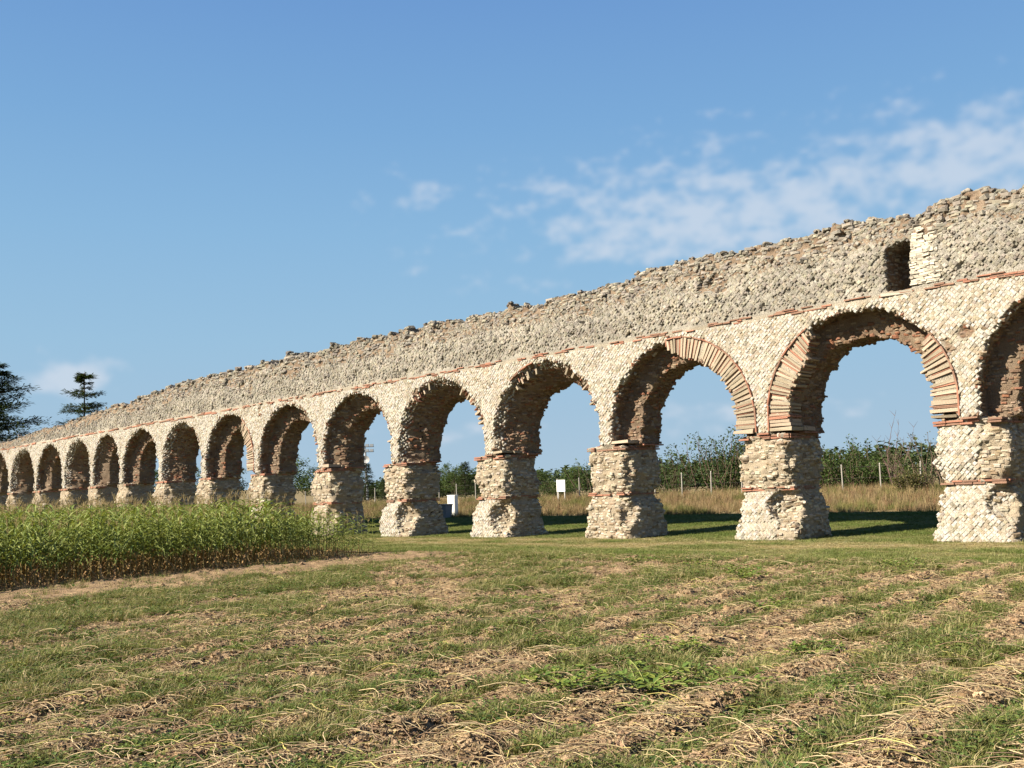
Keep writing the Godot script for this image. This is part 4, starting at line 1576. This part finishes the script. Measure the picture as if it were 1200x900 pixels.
# clear air: the colour of the sky at so many degrees above the horizon
const SKY := [[0.0, Color(0.42, 0.57, 0.70)], [3.5, Color(0.375, 0.55, 0.71)], [8.0, Color(0.325, 0.535, 0.73)], [14.0, Color(0.26, 0.48, 0.725)], [20.0, Color(0.2, 0.405, 0.69)], [28.0, Color(0.148, 0.315, 0.635)], [50.0, Color(0.095, 0.22, 0.51)], [90.0, Color(0.06, 0.155, 0.40)]]
const CLOUD := Color(0.66, 0.73, 0.83)

func _ready() -> void:
	# camera
	var cam := Camera3D.new()
	cam.name = "camera"
	cam.fov = 42.174
	cam.near = 0.1
	cam.far = 6000.0
	cam.rotation_order = EULER_ORDER_YXZ
	cam.position = Vector3(0, 1.72, 26.6)
	cam.rotation_degrees = Vector3(5.493, 46.059, -1.422)
	add_child(cam)
	cam.current = true
	# sky, sun and exposure
	var env := Environment.new()
	env.background_mode = Environment.BG_SKY
	var sky := Sky.new()
	var pano := PanoramaSkyMaterial.new()
	pano.panorama = ImageTexture.create_from_image(sky_image())
	sky.sky_material = pano
	env.sky = sky
	env.tonemap_mode = Environment.TONE_MAPPER_LINEAR
	env.tonemap_exposure = EXPOSURE
	env.sdfgi_enabled = true
	env.ssao_enabled = true
	env.ssil_enabled = true
	var we := WorldEnvironment.new()
	we.name = "environment"
	we.environment = env
	add_child(we)
	var sun := DirectionalLight3D.new()
	sun.name = "sun"
	sun.light_energy = 1.6
	sun.light_color = Color(1.0, 0.96, 0.885)
	sun.light_angular_distance = 0.5
	sun.shadow_enabled = true
	add_child(sun)
	var az := deg_to_rad(24.0)
	var el := deg_to_rad(35.0)
	sun.look_at_from_position(Vector3(0, 50, 0), Vector3(0, 50, 0) + Vector3(sin(az) * cos(el), -sin(el), -cos(az) * cos(el)))

	rng.seed = 20240
	for e in [[n_big, 1, 0.25, 3], [n_mid, 2, 1.0, 3], [n_fine, 3, 4.0, 2], [n_patch, 4, 0.35, 4]]:
		e[0].seed = e[1]
		e[0].frequency = e[2]
		e[0].fractal_octaves = e[3]
		e[0].noise_type = FastNoiseLite.TYPE_SIMPLEX_SMOOTH
	var grain := noise_texture(0.03, 0.62, 1.25, 1, 512)
	var fine := noise_texture(0.05, 0.6, 1.3, 2, 512)
	M.earth = painted("earth", 1.0, grain, 0.35)
	M.turf = painted("turf", 1.0, fine, 0.8)
	M.soil = painted("soil", 1.0, fine, 1.3)
	M.soil_loose = painted("clod earth", 1.0, fine, 2.0)
	M.core = painted("rubble and mortar", 1.0, fine, 1.1)
	M.stone = painted("limestone", 0.95, fine, 2.2)
	for e in [[M.soil, 5.0], [M.soil_loose, 3.0], [M.core, 5.0], [M.stone, 1.5], [M.earth, 3.0], [M.turf, 3.0]]:
		e[0].heightmap_enabled = true
		e[0].heightmap_texture = fine
		e[0].heightmap_scale = e[1]
	M.grass = painted("grass", 0.7, null, 1.0, 0.5)
	M.leaf = painted("leaf", 0.6, null, 1.0, 0.5)
	M.straw = painted("dry straw", 0.85, null, 1.0, 0.25)
	M.stem = painted("green stem", 0.7)
	M.bark = painted("bark", 0.95)
	M.concrete = painted("concrete", 0.9, grain, 2.0)
	M.metal = painted("galvanised steel", 0.5)
	M.paint = painted("painted panel", 0.5)
	var tones := [1.0, 0.74, 1.15, 0.88]
	for k in 4:
		var t: float = tones[k]
		M["brick%d" % k] = plain("fired tile", lin(0.285 * t, (0.165 if k % 2 else 0.135) * t, (0.115 if k % 2 else 0.09) * t), 0.9, fine, 2.0)
		M["voussoir%d" % k] = plain("ring stone", lin(0.34 * t, (0.28 if k % 2 else 0.265) * t, (0.2 if k % 2 else 0.195) * t), 0.95, fine, 1.6)
		for e in ["brick%d" % k, "voussoir%d" % k]:
			M[e].heightmap_enabled = true
			M[e].heightmap_texture = fine
			M[e].heightmap_scale = 2.0
		M["pale%d" % k] = plain("pale limestone", lin(0.45 * t, 0.40 * t, 0.32 * t), 0.95, fine, 1.6)
	make_tables()
	build_ground()
	print("ground ", Time.get_ticks_msec())
	build_aqueduct()
	print("aqueduct ", Time.get_ticks_msec())
	build_maize()
	build_background()
	print("trees ", Time.get_ticks_msec())
	build_bank()
	build_lawn_grass()
	build_field_cover()
	print("done ", Time.get_ticks_msec())
